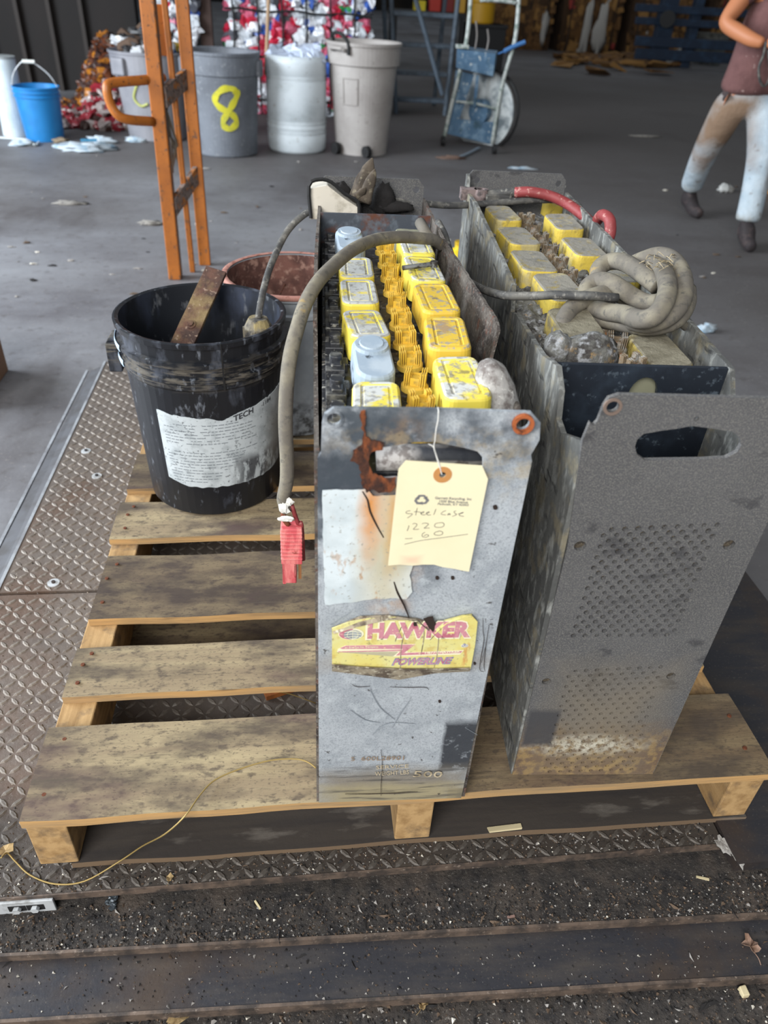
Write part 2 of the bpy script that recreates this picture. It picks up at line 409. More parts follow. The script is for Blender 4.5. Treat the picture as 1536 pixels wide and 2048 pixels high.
def f_p1():
    x = U(-.1, 1.3); y = -.266+random.random()**1.3*.055; return x, y-.029*(x-.1), -.030
grit(5200, f_p1, 'loose grit and chips on the upper steel plank', .0004, .0021)
def f_p2():
    x = U(-.1, 1.3); return x, -.336-.032*(x-.1)+U(0, .062), -.043
grit(1000, f_p2, 'thin grit on the smooth steel plank', .0005, .0018)
grit(4200, lambda: (U(-.1, 1.35), U(-.46, -.345), -.060), 'grit and stones on the ground dirt', .0005, .0028)
grit(3000, lambda: (U(-.07, 1.1), -.211+abs(random.gauss(0, .04)), 0), 'grit along the front strip of the diamond plate', .0005, .0018, (3, 3, 3, 1))
grit(1600, lambda: (U(-.07, .15), U(-.15, 1.3), 0), 'grit on the left side of the diamond plate', .0004, .0014, (2, 3, 3, 2))

# ------------------------------------------------------------------ pallet
T = .121
pal = thing('wooden_pallet', 'worn grey brown wooden pallet carrying the batteries and buckets', 'pallet', (.148, -.18, 0))
def board(x0, x1, y0, y1, z0, z1, m, name='deck_board', seed=0, amp=.0018):
    nx, ny = 26, 4; b = MB(); vt = []
    def P(i, j, z):
        x = x0+(x1-x0)*i/nx; y = y0+(y1-y0)*j/ny
        e = 1 if j in (0, ny) else 0
        y += mn.noise(Vector((x*7, j*3.3, seed)))*.004*e
        z += mn.noise(Vector((x*3, y*6, seed*1.3+5)))*amp*2*(1 if z == z1 else .5)-(.0012 if e and z == z1 else 0)
        return (x-.148, y+.18, z)
    top = [[P(i, j, z1) for j in range(ny+1)] for i in range(nx+1)]
    bot = [[P(i, j, z0) for j in range(ny+1)] for i in range(nx+1)]
    vs = [p for r in top for p in r]+[p for r in bot for p in r]; K = (nx+1)*(ny+1); I = lambda i, j: i*(ny+1)+j
    fs = []
    for i in range(nx):
        for j in range(ny):
            fs.append((I(i, j), I(i+1, j), I(i+1, j+1), I(i, j+1))); fs.append((K+I(i, j), K+I(i, j+1), K+I(i+1, j+1), K+I(i+1, j)))
        fs.append((I(i, 0), K+I(i, 0), K+I(i+1, 0), I(i+1, 0))); fs.append((I(i, ny), I(i+1, ny), K+I(i+1, ny), K+I(i, ny)))
    for j in range(ny):
        fs.append((I(0, j), I(0, j+1), K+I(0, j+1), K+I(0, j))); fs.append((I(nx, j), K+I(nx, j), K+I(nx, j+1), I(nx, j+1)))
    o = b.add(vs, fs).build(name, m, pal); return o
nail = MB().cyl((0, 0, -.001), (0, 0, .0008), .0034, .0028, n=10)
nm = None
for k, (y0, y1, m, x1) in enumerate(((-.18, -.037, m_wood, 1.163), (.019, .117, m_wood, 1.15), (.178, .344, m_wood2, 1.163), (.397, .515, m_wood, 1.155), (.561, .70, m_wood2, 1.163), (.76, .88, m_wood, 1.163), (.93, 1.04, m_wood, 1.163))):
    d = board(.148+.004*(k % 3), x1, y0, y1, T-.016, T-.0005, m, seed=k*2.2)
    for (x, yy) in ((.172, .25), (.168, .62), (.176, .85), (1.135, .3), (1.14, .7)):
        if k in (0, 1, 2, 3):
            if nm is None: no = nail.build('nail', m_rust, d); nm = no.data
            else: no = link('nail', nm, d)
            no.location = (x-.148+U(-.004, .004), y0+(y1-y0)*yy+.18, T)
for x0 in (.150, .628, 1.104):
    MB().bb((x0-.148, .003, .0125), (x0+.05-.148, 1.215, T-.0165)).build('stringer', m_wood4, pal, bevel=.002)
for k, (y0, y1) in enumerate(((-.178, -.045), (.165, .30), (.56, .66), (.9, 1.03))):
    board(.190 if k == 0 else .155, 1.158, y0, y1, .0005, .0125, m_wood3 if k == 0 else m_wood2, 'bottom_board', 30+k)
lt = MB(); a = W0.z(530, 1390, .008); b_ = W0.z(650, 1352, .008); dv = (b_-a).normalized(); pv = Vector((-dv.y, dv.x, 0))*.008
lt.loft([[a-pv-Vector((0, 0, .006)), a+pv-Vector((0, 0, .006)), a+pv+Vector((0, 0, .004)), a-pv+Vector((0, 0, .004))], [b_-pv-Vector((0, 0, .006)), b_+pv-Vector((0, 0, .006)), b_+pv+Vector((0, 0, .004)), b_-pv+Vector((0, 0, .004))]])
tag(lt.build('wood_lath', mat('fresh_lath', 'a8652f', .8, layers=[dict(s=(40, 9, 9), lo=.4, hi=.6, c='7d4520')])), 'orange brown wood lath lying below the pallet gap beside the grey battery', 'wood scrap')

# ------------------------------------------------------------------ battery materials
m_case = mat('grey_case', 'aab0b6', .62, .1, layers=[
    dict(s=14, lo=.42, hi=.62, c='8f969d', op=.8), dict(s=50, lo=.5, hi=.64, c='b3babf', op=.7), dict(s=500, lo=.5, hi=.6, c='7b8188', op=.55), dict(s=900, lo=.55, hi=.64, c='c6ccd0', op=.5),
    dict(box=((.07, 0, .555), (.16, .1, .045), .35, .4), bs=18, s=40, lo=.38, hi=.6, c='4f565e', op=.85), dict(box=((.02, 0, .505), (.045, .1, .03), .3, .4), bs=30, c='343b44', op=.9),
    dict(s=30, lo=.42, hi=.52, box=((.05, 0, .5), (.06, .1, .10), .3, .5), bs=20, c='3d454d', op=.9),
    dict(box=((.075, 0, .43), (.02, .2, .09), .8, .5), bs=26, ell=1, s=60, lo=.4, hi=.6, c='b98a50', op=.7), dict(box=((.165, 0, .515), (.05, .2, .022), .8, .6), ell=1, s=70, lo=.42, hi=.62, bs=26, c='b3a078', op=.55), dict(box=((.1, 0, .545), (.07, .2, .012), .8, .6), ell=1, s=90, lo=.45, hi=.6, c='a89572', op=.5),
    dict(box=((.172, 0, .11), (.02, .2, .047), .12, .12), bs=60, s=60, lo=.3, hi=.45, c='33363c', op=.95), dict(box=((.183, 0, .01), (.015, .1, .012), .1, .1), c='2e333a', op=.95),
    dict(box=((.095, 0, .02), (.1, .1, .045), .35, .35), bs=22, c='7d7465', op=.85), dict(box=((.09, 0, .014), (.09, .1, .022), .35, .4), bs=30, c='a59a78', op=.75),
    dict(s=(12, 12, 140), lo=.52, hi=.62, box=((.095, 0, .03), (.1, .1, .045), .3, .2), c='4c4a48', op=.7),
    dict(box=((.1, 0, .262), (.1, .2, .012), .8, .5), ell=1, c='8b7f70', op=.6),
    dict(s=(90, 90, 90), lo=.665, hi=.70, c='3b3632', op=.8)], bump=(.45, 120, .001))
m_case_in = mat('dark_rusty_wall', '5a534d', .9, layers=[dict(s=30, lo=.4, hi=.6, c='2f2825'), dict(s=70, lo=.56, hi=.65, c='5e4034'), dict(s=(30, 6, 12), lo=.5, hi=.7, c='7f7a73', op=.8), dict(s=260, lo=.52, hi=.66, c='8f8a83', op=.5)], bump=(.8, 90, .003))
m_case2 = mat('charcoal_case', '515153', .88, .0, layers=[
    dict(s=10, lo=.4, hi=.65, c='48484a', op=.9), dict(s=620, lo=.48, hi=.62, c='7b7973', op=.6), dict(s=(16, 16, 22), lo=.6, hi=.66, c='333336', op=.7), dict(s=260, lo=.56, hi=.68, c='747370', op=.5), dict(s=(7, 7, 20), lo=.6, hi=.68, c='2e2e31', op=.8),
    dict(box=((.1, 0, .02), (.15, .4, .06), .7, .7), bs=20, c='6a5138', op=.85), dict(s=70, lo=.45, hi=.6, box=((.1, 0, .025), (.12, .4, .05), .7, .7), bs=20, c='a08552', op=.8),
    dict(box=((.1, 0, .10), (.06, .3, .09), .6, .4), bs=24, c='7c715f', op=.6), dict(box=((.088, 0, .064), (.05, .3, .014), .9, .9), ell=1, bs=60, s=90, lo=.42, hi=.55, c='c9c6b6', op=.85), dict(box=((.022, 0, .1), (.02, .2, .035), .15, .1), c='3b3b3e', op=.9)], bump=(.6, 420, .0008))
m_side2 = mat('dusty_case_side', '6a6b68', .9, layers=[
    dict(s=(12, 12, 5), lo=.4, hi=.62, c='474847', op=.9), dict(s=(70, 70, 30), lo=.5, hi=.64, c='9a9c98', op=.75), dict(s=26, lo=.52, hi=.62, c='7f7761', op=.7), dict(s=(14, 14, 60), lo=.6, hi=.66, c='232426', op=.85)], bump=(.9, 60, .003))
m_navy = mat('navy_liner', '161d27', .55, layers=[dict(s=20, lo=.5, hi=.7, c='2a3440', op=.8), dict(s=90, lo=.6, hi=.7, c='5e6a75', op=.6), dict(box=((.1, 0, .535), (.032, .1, .03), .5, .4), c='6f8c96', op=.5)])
def yel(name, base, dust, amt, dop=.95, rnd=True):
    return mat(name, base, .5, layers=[dict(s=24, lo=amt, hi=amt+.07, c=dust, up=True, op=dop, rough=.9), dict(s=110, lo=.52, hi=.6, c='8b8a86', up=True, op=.8, rough=.9),
        dict(s=60, lo=.6, hi=.68, c='6b6152', op=.7)], bump=(.3, 160, .0006), rnd=rnd)
m_yA = yel('yellow_cap', 'decd52', 'c0c3c4', .47)
m_yB = yel('yellow_cap_dusty', 'd9c64a', 'adb0b2', .38)
m_yC = yel('yellow_cap_tan', 'd2b13e', '8a7468', .56, .8)
m_yD = mat('yellow_cap_crusted', 'c4ac44', .75, layers=[dict(s=25, lo=.5, hi=.6, c='a59a70', op=.85), dict(up=True, c='85827a', op=.98, rough=.95), dict(s=60, lo=.5, hi=.66, c='67655f', op=.7, up=True), dict(s=20, lo=.58, hi=.66, c='b8ab80', up=True, op=.8), dict(s=60, lo=.55, hi=.64, c='8f7f45', op=.8)], bump=(.8, 130, .002), rnd=True)
m_blue = mat('blue_grey_cap', '93a2b0', .6, layers=[dict(s=50, lo=.6, hi=.66, c='3d444b'), dict(s=20, lo=.45, hi=.6, c='a9b5bf')], bump=(.3, 100, .0006))
m_vent = mat('vent_yellow', 'd8b03c', .45, layers=[dict(s=70, lo=.55, hi=.68, c='7b6a45', op=.8), dict(s=30, lo=.5, hi=.64, c='e0be5a', op=.7)])
m_vent2 = mat('vent_crusted', '6b5c48', .9, layers=[dict(s=80, lo=.45, hi=.6, c='8d8b86'), dict(s=60, lo=.6, hi=.66, c='8a5c3a')])
m_cell = mat('cell_plastic', '26272b', .4, layers=[dict(s=40, lo=.5, hi=.66, c='6e6d68', op=.8, rough=.9), dict(s=120, lo=.6, hi=.68, c='a5a39b', op=.7)], bump=(.4, 120, .001))
m_crud = mat('battery_crud', '6f6f6b', .98, layers=[dict(s=40, lo=.45, hi=.6, c='3d3a38'), dict(s=90, lo=.5, hi=.62, c='95979a'), dict(s=60, lo=.6, hi=.68, c='9a7f55', op=.7)], bump=(1, 120, .004))
m_cab = mat('grey_cable', '645f57', .85, layers=[dict(s=30, lo=.45, hi=.62, c='7b7566'), dict(s=90, lo=.56, hi=.66, c='55524c'), dict(s=25, lo=.66, hi=.7, c='8c7a55')], bump=(.6, 90, .001))
m_cabk = mat('black_cable', '3a3a3a', .7, layers=[dict(s=30, lo=.45, hi=.6, c='5f5d58'), dict(s=90, lo=.56, hi=.66, c='85827b', op=.7)], bump=(.4, 90, .001))
m_red = mat('red_cable', '87383a', .6, layers=[dict(s=40, lo=.45, hi=.62, c='7a2c2c'), dict(s=90, lo=.58, hi=.66, c='b98f86', op=.7)])
m_redp = mat('red_plastic', 'c25359', .55, layers=[dict(s=(90, 90, 20), lo=.45, hi=.6, c='d87f7c'), dict(s=60, lo=.6, hi=.7, c='8e3b32')])

def cap(mb, u, v, z, hx, hy, h, r=.012, tilt=0, rim=True, seed=0):
    L_ = []
    def lp(ins, zz, rr_=None):
        q = rr(0, 0, hx-ins, hy-ins, max(.002, (rr_ or r)-ins), 5)
        c, s_ = math.cos(tilt), math.sin(tilt)
        return [(u+a*c-b*s_, v+a*s_+b*c, zz+z) for a, b in q]
    L_ = [lp(-.001, -h), lp(0, -.004), lp(.001, -.0015), lp(.003, 0)]
    if rim: L_ += [lp(.0085, 0, .012), lp(.0092, -.0014, .012), lp(.0115, -.0014, .014), lp(.0125, -.0004, .015)]
    mb.loft(L_, cap0=False)
def vent(name, m, par, u, v, z, a, mesh=None, sc_=1):
    if mesh is None:
        b = MB().cyl((0, 0, -.006), (0, 0, 0), .0165, .0165, n=20)
        b.cyl((0, 0, 0), (0, 0, .003), .0145, .014, n=20)
        b.cyl((0, 0, .003), (0, 0, .011), .0062, .005, n=8)
        for (sx, sy, d) in ((-1, -1, 0), (1, -1, 0), (-1, 1, 0), (1, 1, 0)):
            for k in (-1, 0, 1):
                b.box((sx*(.0095+k*.0026), sy*.0075, .0105), (.0012, .0085, .017+.001*k*sx))
            b.box((sx*.0085, sy*.0035, .008), (.0085, .0014, .0115))
        for sy in (-1, 1): b.box((0, sy*.009, .0075), (.011, .0014, .010))
        o = b.build(name, m, par)
    else: o = link(name, mesh, par)
    o.location = (u, v, z); o.rotation_euler = (U(-.06, .06), U(-.06, .06), a); o.scale = (sc_,)*3
    return o
# ------------------------------------------------------------------ battery 1 (grey case)
F1 = Fr((.522, -.181, T), -.035)
B1 = thing('forklift_battery', 'tall narrow grey battery in the middle with yellow cell caps and a paper tag', 'battery', F1.loc, F1.yaw)
BW, BL, BH = .192, .895, .578
def p1(px, py, v=0): q = F1.v(px, py, v); return (q.x, q.z)
slot = [p1(*q) for q in ((716, 925), (722, 908), (738, 898), (780, 893), (830, 884), (870, 884), (930, 896), (955, 903), (966, 916), (966, 934), (955, 948), (930, 953), (840, 953), (770, 958), (735, 950), (720, 940))]
hL = p1(668, 838); hR = p1(1045, 846)
out1 = [(0, 0), (BW-.004, 0), (BW, .3), (BW+.003, BH-.052), (BW+.001, BH-.045), (BW+.006, BH-.03), (BW+.004, BH-.012), (BW-.006, BH-.002), (.1, BH), (.014, BH), (.006, BH-.006), (.004, BH-.016), (.003, BH-.045), (0, BH-.05)]
vs, fs = curve_mesh([out1, slot, circ(*hL, .0062, 14), circ(*hR, .0065, 14)], .004)
fp = MB().add(XZ(vs, .002), fs).build('front_panel', m_case, B1)
def ring(c, r0, r1, d, n=20):
    b = MB(); L_ = []
    for (r, v) in ((r0, 0), (r0, -d), (r1, -d), (r1, .001)):
        L_.append([(c[0]+r*math.cos(2*PI*i/n), v, c[1]+r*math.sin(2*PI*i/n)) for i in range(n)])
    return b.loft(L_, cap0=False, cap1=False)
m_org = mat('orange_rust', 'a1562c', .8, layers=[dict(s=200, lo=.5, hi=.65, c='5f3018')])
ring(hL, .0062, .0085, .0012).build('eyelet', m_case, fp)
ring(hR, .0065, .0098, .004).build('eyelet', m_org, fp, label='rusty orange eyelet')
def wall(out, u, name, m, par, lean=0, hz=.45, v0=.0, v1=9, th=.003):
    vs, fs = curve_mesh([out], th); vs = YZ(vs, u); o_ = []
    return MB().add(vs, fs).build(name, m, par)
def wallg(prof, u, name, m, par, lean, th=.004, nz=10):
    """side wall as a grid: prof = [(v, ztop)]; lean(v, z) = outward shift"""
    b = MB(); n = len(prof); vs = []
    for sgn in (0, 1):
        for (v, zt) in prof:
            for k in range(nz+1):
                z = zt*k/nz
                vs.append((u+lean(v, z)+(th if sgn else 0), v, z))
    I = lambda s, i, k: s*n*(nz+1)+i*(nz+1)+k
    fs = []
    for i in range(n-1):
        for k in range(nz):
            fs.append((I(0, i, k), I(0, i, k+1), I(0, i+1, k+1), I(0, i+1, k))); fs.append((I(1, i, k), I(1, i+1, k), I(1, i+1, k+1), I(1, i, k+1)))
        fs.append((I(0, i, nz), I(1, i, nz), I(1, i+1, nz), I(0, i+1, nz)))
    for i in (0, n-1):
        for k in range(nz): fs.append((I(0, i, k), I(1, i, k), I(1, i, k+1), I(0, i, k+1)))
    return b.add(vs, fs).build(name, m, par)
def jag(pts, step=.012, amp=.002, seed=0):
    out = []
    for (a, b_) in zip(pts[:-1], pts[1:]):
        n = max(1, int(abs(b_[0]-a[0])/step))
        for i in range(n):
            t = i/n; v = a[0]+(b_[0]-a[0])*t; z = a[1]+(b_[1]-a[1])*t
            out.append((v, z+(mn.noise(Vector((v*60, seed, 0)))*amp if 0 < i else 0)))
    out.append(pts[-1]); return out
wallg(jag([(.002, .53), (.035, .52), (.045, .495), (.27, .505), (.30, .545), (.5, .55), (.893, .545)], seed=3), -.003, 'side_wall', m_case_in, B1, lambda v, z: -.004*math.sin(v*4)*(z/.55)**2, .005)
wallg(jag([(.002, .525), (.03, .50), (.05, .488), (.262, .496), (.272, .540), (.3, .545), (.6, .55), (.893, .545)], seed=8), BW-.003, 'side_wall', m_case_in, B1,
      lambda v, z: (.025*max(0, 1-abs(v-.28)/(.13 if v < .28 else .32))+.003)*(z/.55)**4)
MB().bb((0, .89, 0), (BW, .894, .1)).build('back_panel', m_case2, B1)
bpo = [(0, .1), (BW, .1), (BW, BH-.03), (BW, BH-.012), (BW-.01, BH), (.01, BH), (0, BH-.012)]
vs, fs = curve_mesh([bpo, circ(.02, BH-.018, .006), circ(BW-.014, BH-.018, .006)], .004)
MB().add(XZ(vs, .892), fs).build('back_panel', m_case2, B1)
MB().bb((.002, .752, .02), (BW-.002, .758, .548)).build('partition', mat('rust_edge_partition', '3d434c', .6, layers=[dict(s=20, lo=.5, hi=.62, c='5a3424'), dict(s=60, lo=.5, hi=.7, c='59616b')]), B1)
MB().bb((.002, .003, .002), (BW-.004, .89, .012)).build('floor_pan', m_case2, B1)
CT = .502
for i in range(12):
    v0 = .018+i*.0605
    b = MB().bb((.004, v0, .015), (BW-.006, v0+.0585, CT))
    b.bb((.008, v0+.004, CT), (.03, v0+.022, CT+.016)).bb((.008, v0+.03, CT), (.034, v0+.05, CT+.011)).bb((.014, v0+.008, CT+.01), (.026, v0+.046, CT+.02))
    b.cyl((.020, v0+.028, CT+.01), (.020, v0+.028, CT+.024), .008, n=10)
    b.build('cell', m_cell, B1, bevel=.0012)
vm = None
for k, v in enumerate((.058, .118, .172, .228, .288, .348, .408, .468, .53, .592, .655)):
    o = vent('vent_cap', m_vent, B1, .1055, v, CT+.014, U(-.25, .25), vm, .92); vm = o.data
capm = {}
def bigcap(par, u, v, z, m, key='a', tilt=0, hx=.0235, hy=.044, h=.032, lab=None, r=.013, name='terminal_cover'):
    b = MB(); cap(b, 0, 0, 0, hx, hy, h, r=r, rim=(key != 'n'))
    o = b.build(name, m, par, smooth=False); o.location = (u, v, z); o.rotation_euler = (U(-.05, .05), U(-.04, .04), tilt)
    if lab: o['label'] = lab
    return o
ZC = CT+.036
for (u, v, m, t) in ((.150, .142, m_yA, .02), (.151, .262, m_yC, -.05), (.153, .378, m_yC, .05), (.150, .495, m_yA, .06), (.150, .61, m_yA, .04)):
    bigcap(B1, u, v, ZC+.004, m, tilt=t, hx=.025, hy=.049)
bigcap(B1, .150, .70, ZC-.004, mat('dull_cap', '8b8a74', .8, layers=[dict(s=50, lo=.5, hi=.6, c='6c6b60')]), 'n', hy=.03, lab='dull grey green end cover')
for (u, v, m, t, hy) in ((.058, .098, m_yA, -.04, .042), (.057, .295, m_yB, .1, .046), (.053, .405, m_yB, .02, .046), (.053, .505, m_yB, 0, .042)):
    bigcap(B1, u, v, ZC, m, tilt=t, hx=.0245, hy=hy)
for (u, v, z) in ((.060, .192, .003), (.048, .622, .006)):
    o = bigcap(B1, u, v, ZC+z, m_blue, 'n', hx=.0215, hy=.044, r=.0205, lab='blue grey round ended cover'); o.rotation_euler = (.12, 0, .06)
    MB().cyl((0, .019, -.002), (0, .019, .004), .0195, .0185, n=24).cyl((0, .019, .004), (0, .019, .0055), .014, .013, n=24).build('cover_knob', m_blue, o)
b = MB(); bp = F1.z(990, 792, CT+.02)
b.loft([[(bp.x+r*math.cos(2*PI*i/14)+du, bp.y+r*1.25*math.sin(2*PI*i/14), CT+z) for i in range(14)] for (r, z, du) in ((.031, -.01, .002), (.028, .012, 0), (.0215, .035, -.003), (.014, .054, -.008), (.006, .060, -.010))])
b.build('cable_boot', mat('crusty_boot', 'a09e9b', .95, layers=[dict(s=60, lo=.45, hi=.6, c='6a6360'), dict(s=150, lo=.58, hi=.66, c='c9c7c2')], bump=(.8, 120, .002)), B1, smooth=True)
b = MB(); sp = F1.z(1015, 800, CT+.03); b.tube([(sp.x+.008, sp.y-.02, CT), (sp.x+.012, sp.y, CT+.02), (sp.x+.013, sp.y+.03, CT+.012), (sp.x+.01, sp.y+.06, CT)], .004); b.build('bolt_hook', m_case_in, B1, smooth=True)
# crud in the gaps
def crud(par, u0, u1, v0, v1, z, amp, seed, m, name='crud', nu=26, nv=90):
    b = MB(); vs = []
    for i in range(nu+1):
        for j in range(nv+1):
            u = u0+(u1-u0)*i/nu; v = v0+(v1-v0)*j/nv
            p = Vector((u*70, v*70, seed))
            vs.append((u, v, z+amp*(mn.noise(p)+.6*mn.noise(p*2.7)+.4*mn.noise(p*6))))
    fs = [(i*(nv+1)+j, (i+1)*(nv+1)+j, (i+1)*(nv+1)+j+1, i*(nv+1)+j+1) for i in range(nu) for j in range(nv)]
    o = b.add(vs, fs).build(name, m, par, kind='stuff'); return o
crud(B1, .004, BW-.006, .02, .745, CT-.001, .004, 3, mat('cell_top_dirt', '34322f', .95, layers=[dict(s=60, lo=.5, hi=.65, c='6c675f'), dict(s=30, lo=.5, hi=.6, c='1d1c1c')], bump=(.8, 100, .002)))
# metal clip lying on one cap
b = MB(); q0 = F1.z(805, 536, ZC+.01); q1 = F1.z(868, 528, ZC+.012)
b.tube([q0, q0*.5+q1*.5+Vector((0, -.003, .001)), q1], .0035, 6); b.cyl(q1-Vector((0, 0, .004)), q1+Vector((0, 0, .004)), .0055, n=12)
b.build('metal_clip', mat('clip', '7d7f80', .6, .5, layers=[dict(s=90, lo=.5, hi=.6, c='45413e')]), B1)

# surface marks on the front
FV = -.0022
def poly(pts, v, name, m, par, th=.0005, F=F1, kx=1):
    L_ = [(F.v(px, py, v).x, F.v(px, py, v).z) for px, py in pts]
    vs, fs = curve_mesh([L_], th)
    return MB().add(XZ(vs, v), fs).build(name, m, par)
def rough_edge(pts, step=9, amp=2.0, seed=0):
    out = []
    for i, a in enumerate(pts):
        b_ = pts[(i+1) % len(pts)]; d = math.dist(a, b_); n = max(1, int(d/step))
        for k in range(n):
            t = k/n; x = a[0]+(b_[0]-a[0])*t; y = a[1]+(b_[1]-a[1])*t
            out.append((x+mn.noise(Vector((x*.15, y*.15, seed)))*amp*2, y+mn.noise(Vector((x*.15, y*.15, seed+9)))*amp*2))
    return out
m_white = mat('old_white_label', 'ccd6da', .7, layers=[
    dict(s=18, lo=.45, hi=.62, c='b3bec2', op=.8), dict(box=((F1.v(778, 1085).x, 0, F1.v(778, 1085).z), (.022, .2, .10), .9, .5), ell=1, bs=30, c='b5a67a', op=.8), dict(box=((F1.v(742, 1015).x, 0, F1.v(742, 1015).z), (.008, .2, .042), .9, .5), ell=1, bs=60, c='c9812e', op=.9), dict(box=((F1.v(785, 1020).x, 0, F1.v(785, 1020).z), (.006, .2, .05), .9, .6), ell=1, bs=60, c='c0904a', op=.7),
    dict(s=(60, 60, 30), lo=.55, hi=.62, box=((.055, 0, .385), (.05, .2, .055), .6, .5), c='a87a45', op=.7), dict(s=200, lo=.6, hi=.66, c='8d8c84', op=.8)], bump=(.3, 90, .0005))
poly(rough_edge([(644, 980), (735, 978), (745, 992), (795, 990), (826, 1000), (827, 1128), (820, 1150), (824, 1185), (812, 1198), (760, 1196), (700, 1205), (650, 1210)], 10, 1.2), FV-.0003, 'label_residue', m_white, B1)
poly(rough_edge([(722, 822), (731, 822), (729, 850), (732, 872), (748, 882), (768, 886), (764, 897), (742, 903), (736, 925), (745, 945), (770, 957), (792, 955), (790, 978), (772, 984), (757, 986), (745, 976), (733, 985), (724, 972), (722, 950), (716, 930), (702, 920), (706, 900), (722, 890), (727, 872), (724, 850)], 6, 2.6, 4), FV-.0006, 'rust_scab', mat('rust_scab', '54301f', .9, layers=[dict(s=70, lo=.4, hi=.6, c='2f1c17'), dict(s=(60, 60, 25), lo=.5, hi=.62, c='8a4a24'), dict(box=((.082, 0, .462), (.02, .2, .008), .6, .5), c='c0662a', op=.9)], bump=(1, 200, .002)), B1, .0012)
m_crack = mat('crack', '2a1e18', .95)
def stroke(pts, v, r, name, m, par, F=F1, mb=None):
    b = mb or MB(); P = [F.v(px, py, v) for px, py in pts]
    b.tube(P, (lambda t: r*(.35+.65*math.sin(PI*min(1, t*.8+.1)))), 5, sm=3)
    return b if mb else b.build(name, m, par)
stroke([(725, 983), (735, 1000), (740, 1022), (752, 1048), (767, 1075)], FV-.001, .0010, 'crack', m_crack, B1)
stroke([(788, 1164), (795, 1185), (808, 1210), (818, 1235)], FV-.001, .0011, 'crack', m_crack, B1)
stroke([(704, 1369), (716, 1374), (740, 1373)], FV, .0004, 'crack', m_crack, B1)
stroke([(780, 1374), (815, 1375), (850, 1375), (858, 1380)], FV, .0004, 'crack', m_crack, B1)
stroke([(762, 1500), (764, 1520), (764, 1545), (762, 1570), (762, 1592)], FV, .0004, 'crack', m_crack, B1)
stroke([(690, 1588), (740, 1588), (800, 1586), (835, 1584)], FV, .0005, 'crack', m_crack, B1)
b = MB()
for pts in ([(966, 1236), (966, 1262), (968, 1280), (961, 1320), (960, 1340), (968, 1344)], [(978, 1250), (972, 1290), (968, 1330), (970, 1343)], [(972, 1290), (963, 1325)], [(971, 1238), (972, 1246)], [(980, 1240), (986, 1238)]):
    stroke(pts, FV, .0004, '', None, None, mb=b)
b.build('scribble', m_crack, B1)
b = MB()
for pts in ([(745, 1470), (765, 1452), (790, 1446), (830, 1448)], [(700, 1420), (730, 1440), (760, 1446)], [(820, 1400), (800, 1428), (785, 1455)], [(930, 1455), (955, 1470)], [(740, 1380), (760, 1415), (790, 1440)], [(915, 1250), (930, 1300)], [(690, 1085), (680, 1110)], [(700, 1225), (660, 1250)]):
    stroke(pts, FV+.0004, .0005, '', None, None, mb=b)
b.build('scratches', mat('scratch', '838a91', .8), B1)

# name plate
pl_ = [(664, 1256), (700, 1243), (740, 1236), (790, 1234), (845, 1246), (868, 1256), (890, 1240), (930, 1231), (944, 1231), (955, 1243), (950, 1290), (941, 1338), (880, 1340), (800, 1336), (720, 1333), (664, 1331)]
m_lab = mat('faded_yellow_label', 'd2cd8d', .6, layers=[dict(s=25, lo=.42, hi=.6, c='d3c672', op=.9), dict(s=60, lo=.55, hi=.66, c='c0a85c', op=.7), dict(s=(60, 60, 15), lo=.6, hi=.66, c='c07f4a', op=.7), dict(s=200, lo=.6, hi=.66, c='8e8562', op=.8)])
PV = FV-.003
lab = poly(pl_, PV, 'name_plate', m_lab, B1, .0012)
def flap(pts_top, pts_bot, m, name, v0, v1):
    b = MB(); vs = [F1.v(px, py, v0) for px, py in pts_top]+[F1.v(px, py, v1) for px, py in pts_bot]; n = len(pts_top)
    b.add(vs, [(i, i+1, n+i+1, n+i) for i in range(n-1)]); return b.build(name, m, lab, solid=.0008)
m_flap = mat('torn_label_edge', '9b907c', .9, layers=[dict(s=60, lo=.45, hi=.6, c='5c5044'), dict(s=150, lo=.55, hi=.65, c='c2bca8')], bump=(.6, 120, .001))
flap([(662, 1256), (720, 1232), (775, 1230), (832, 1236), (862, 1246)], [(668, 1268), (715, 1254), (775, 1240), (832, 1240), (858, 1262)], m_flap, 'torn_edge', FV, PV-.003)
flap([(866, 1258), (895, 1238), (925, 1230), (944, 1228)], [(870, 1268), (893, 1248), (925, 1236), (942, 1232)], m_lab, 'torn_edge', FV, PV-.002)
flap([(664, 1329), (720, 1334), (800, 1338), (880, 1338), (940, 1336)], [(664, 1342), (730, 1350), (798, 1359), (870, 1346), (940, 1342)], m_flap, 'torn_edge', PV-.004, FV)
m_pink = mat('faded_red_print', 'c28490', .6, layers=[dict(s=60, lo=.5, hi=.62, c='b06575'), dict(s=350, lo=.6, hi=.66, c='d8c69a')])
m_blu = mat('faded_blue_print', '8d8fa8', .6, layers=[dict(s=60, lo=.5, hi=.62, c='70759a')])
m_wh = mat('pale_print', 'e4dfc0', .6)
m_gry = mat('grey_print', '7f858c', .6, layers=[dict(s=90, lo=.5, hi=.6, c='9aa0a0')])
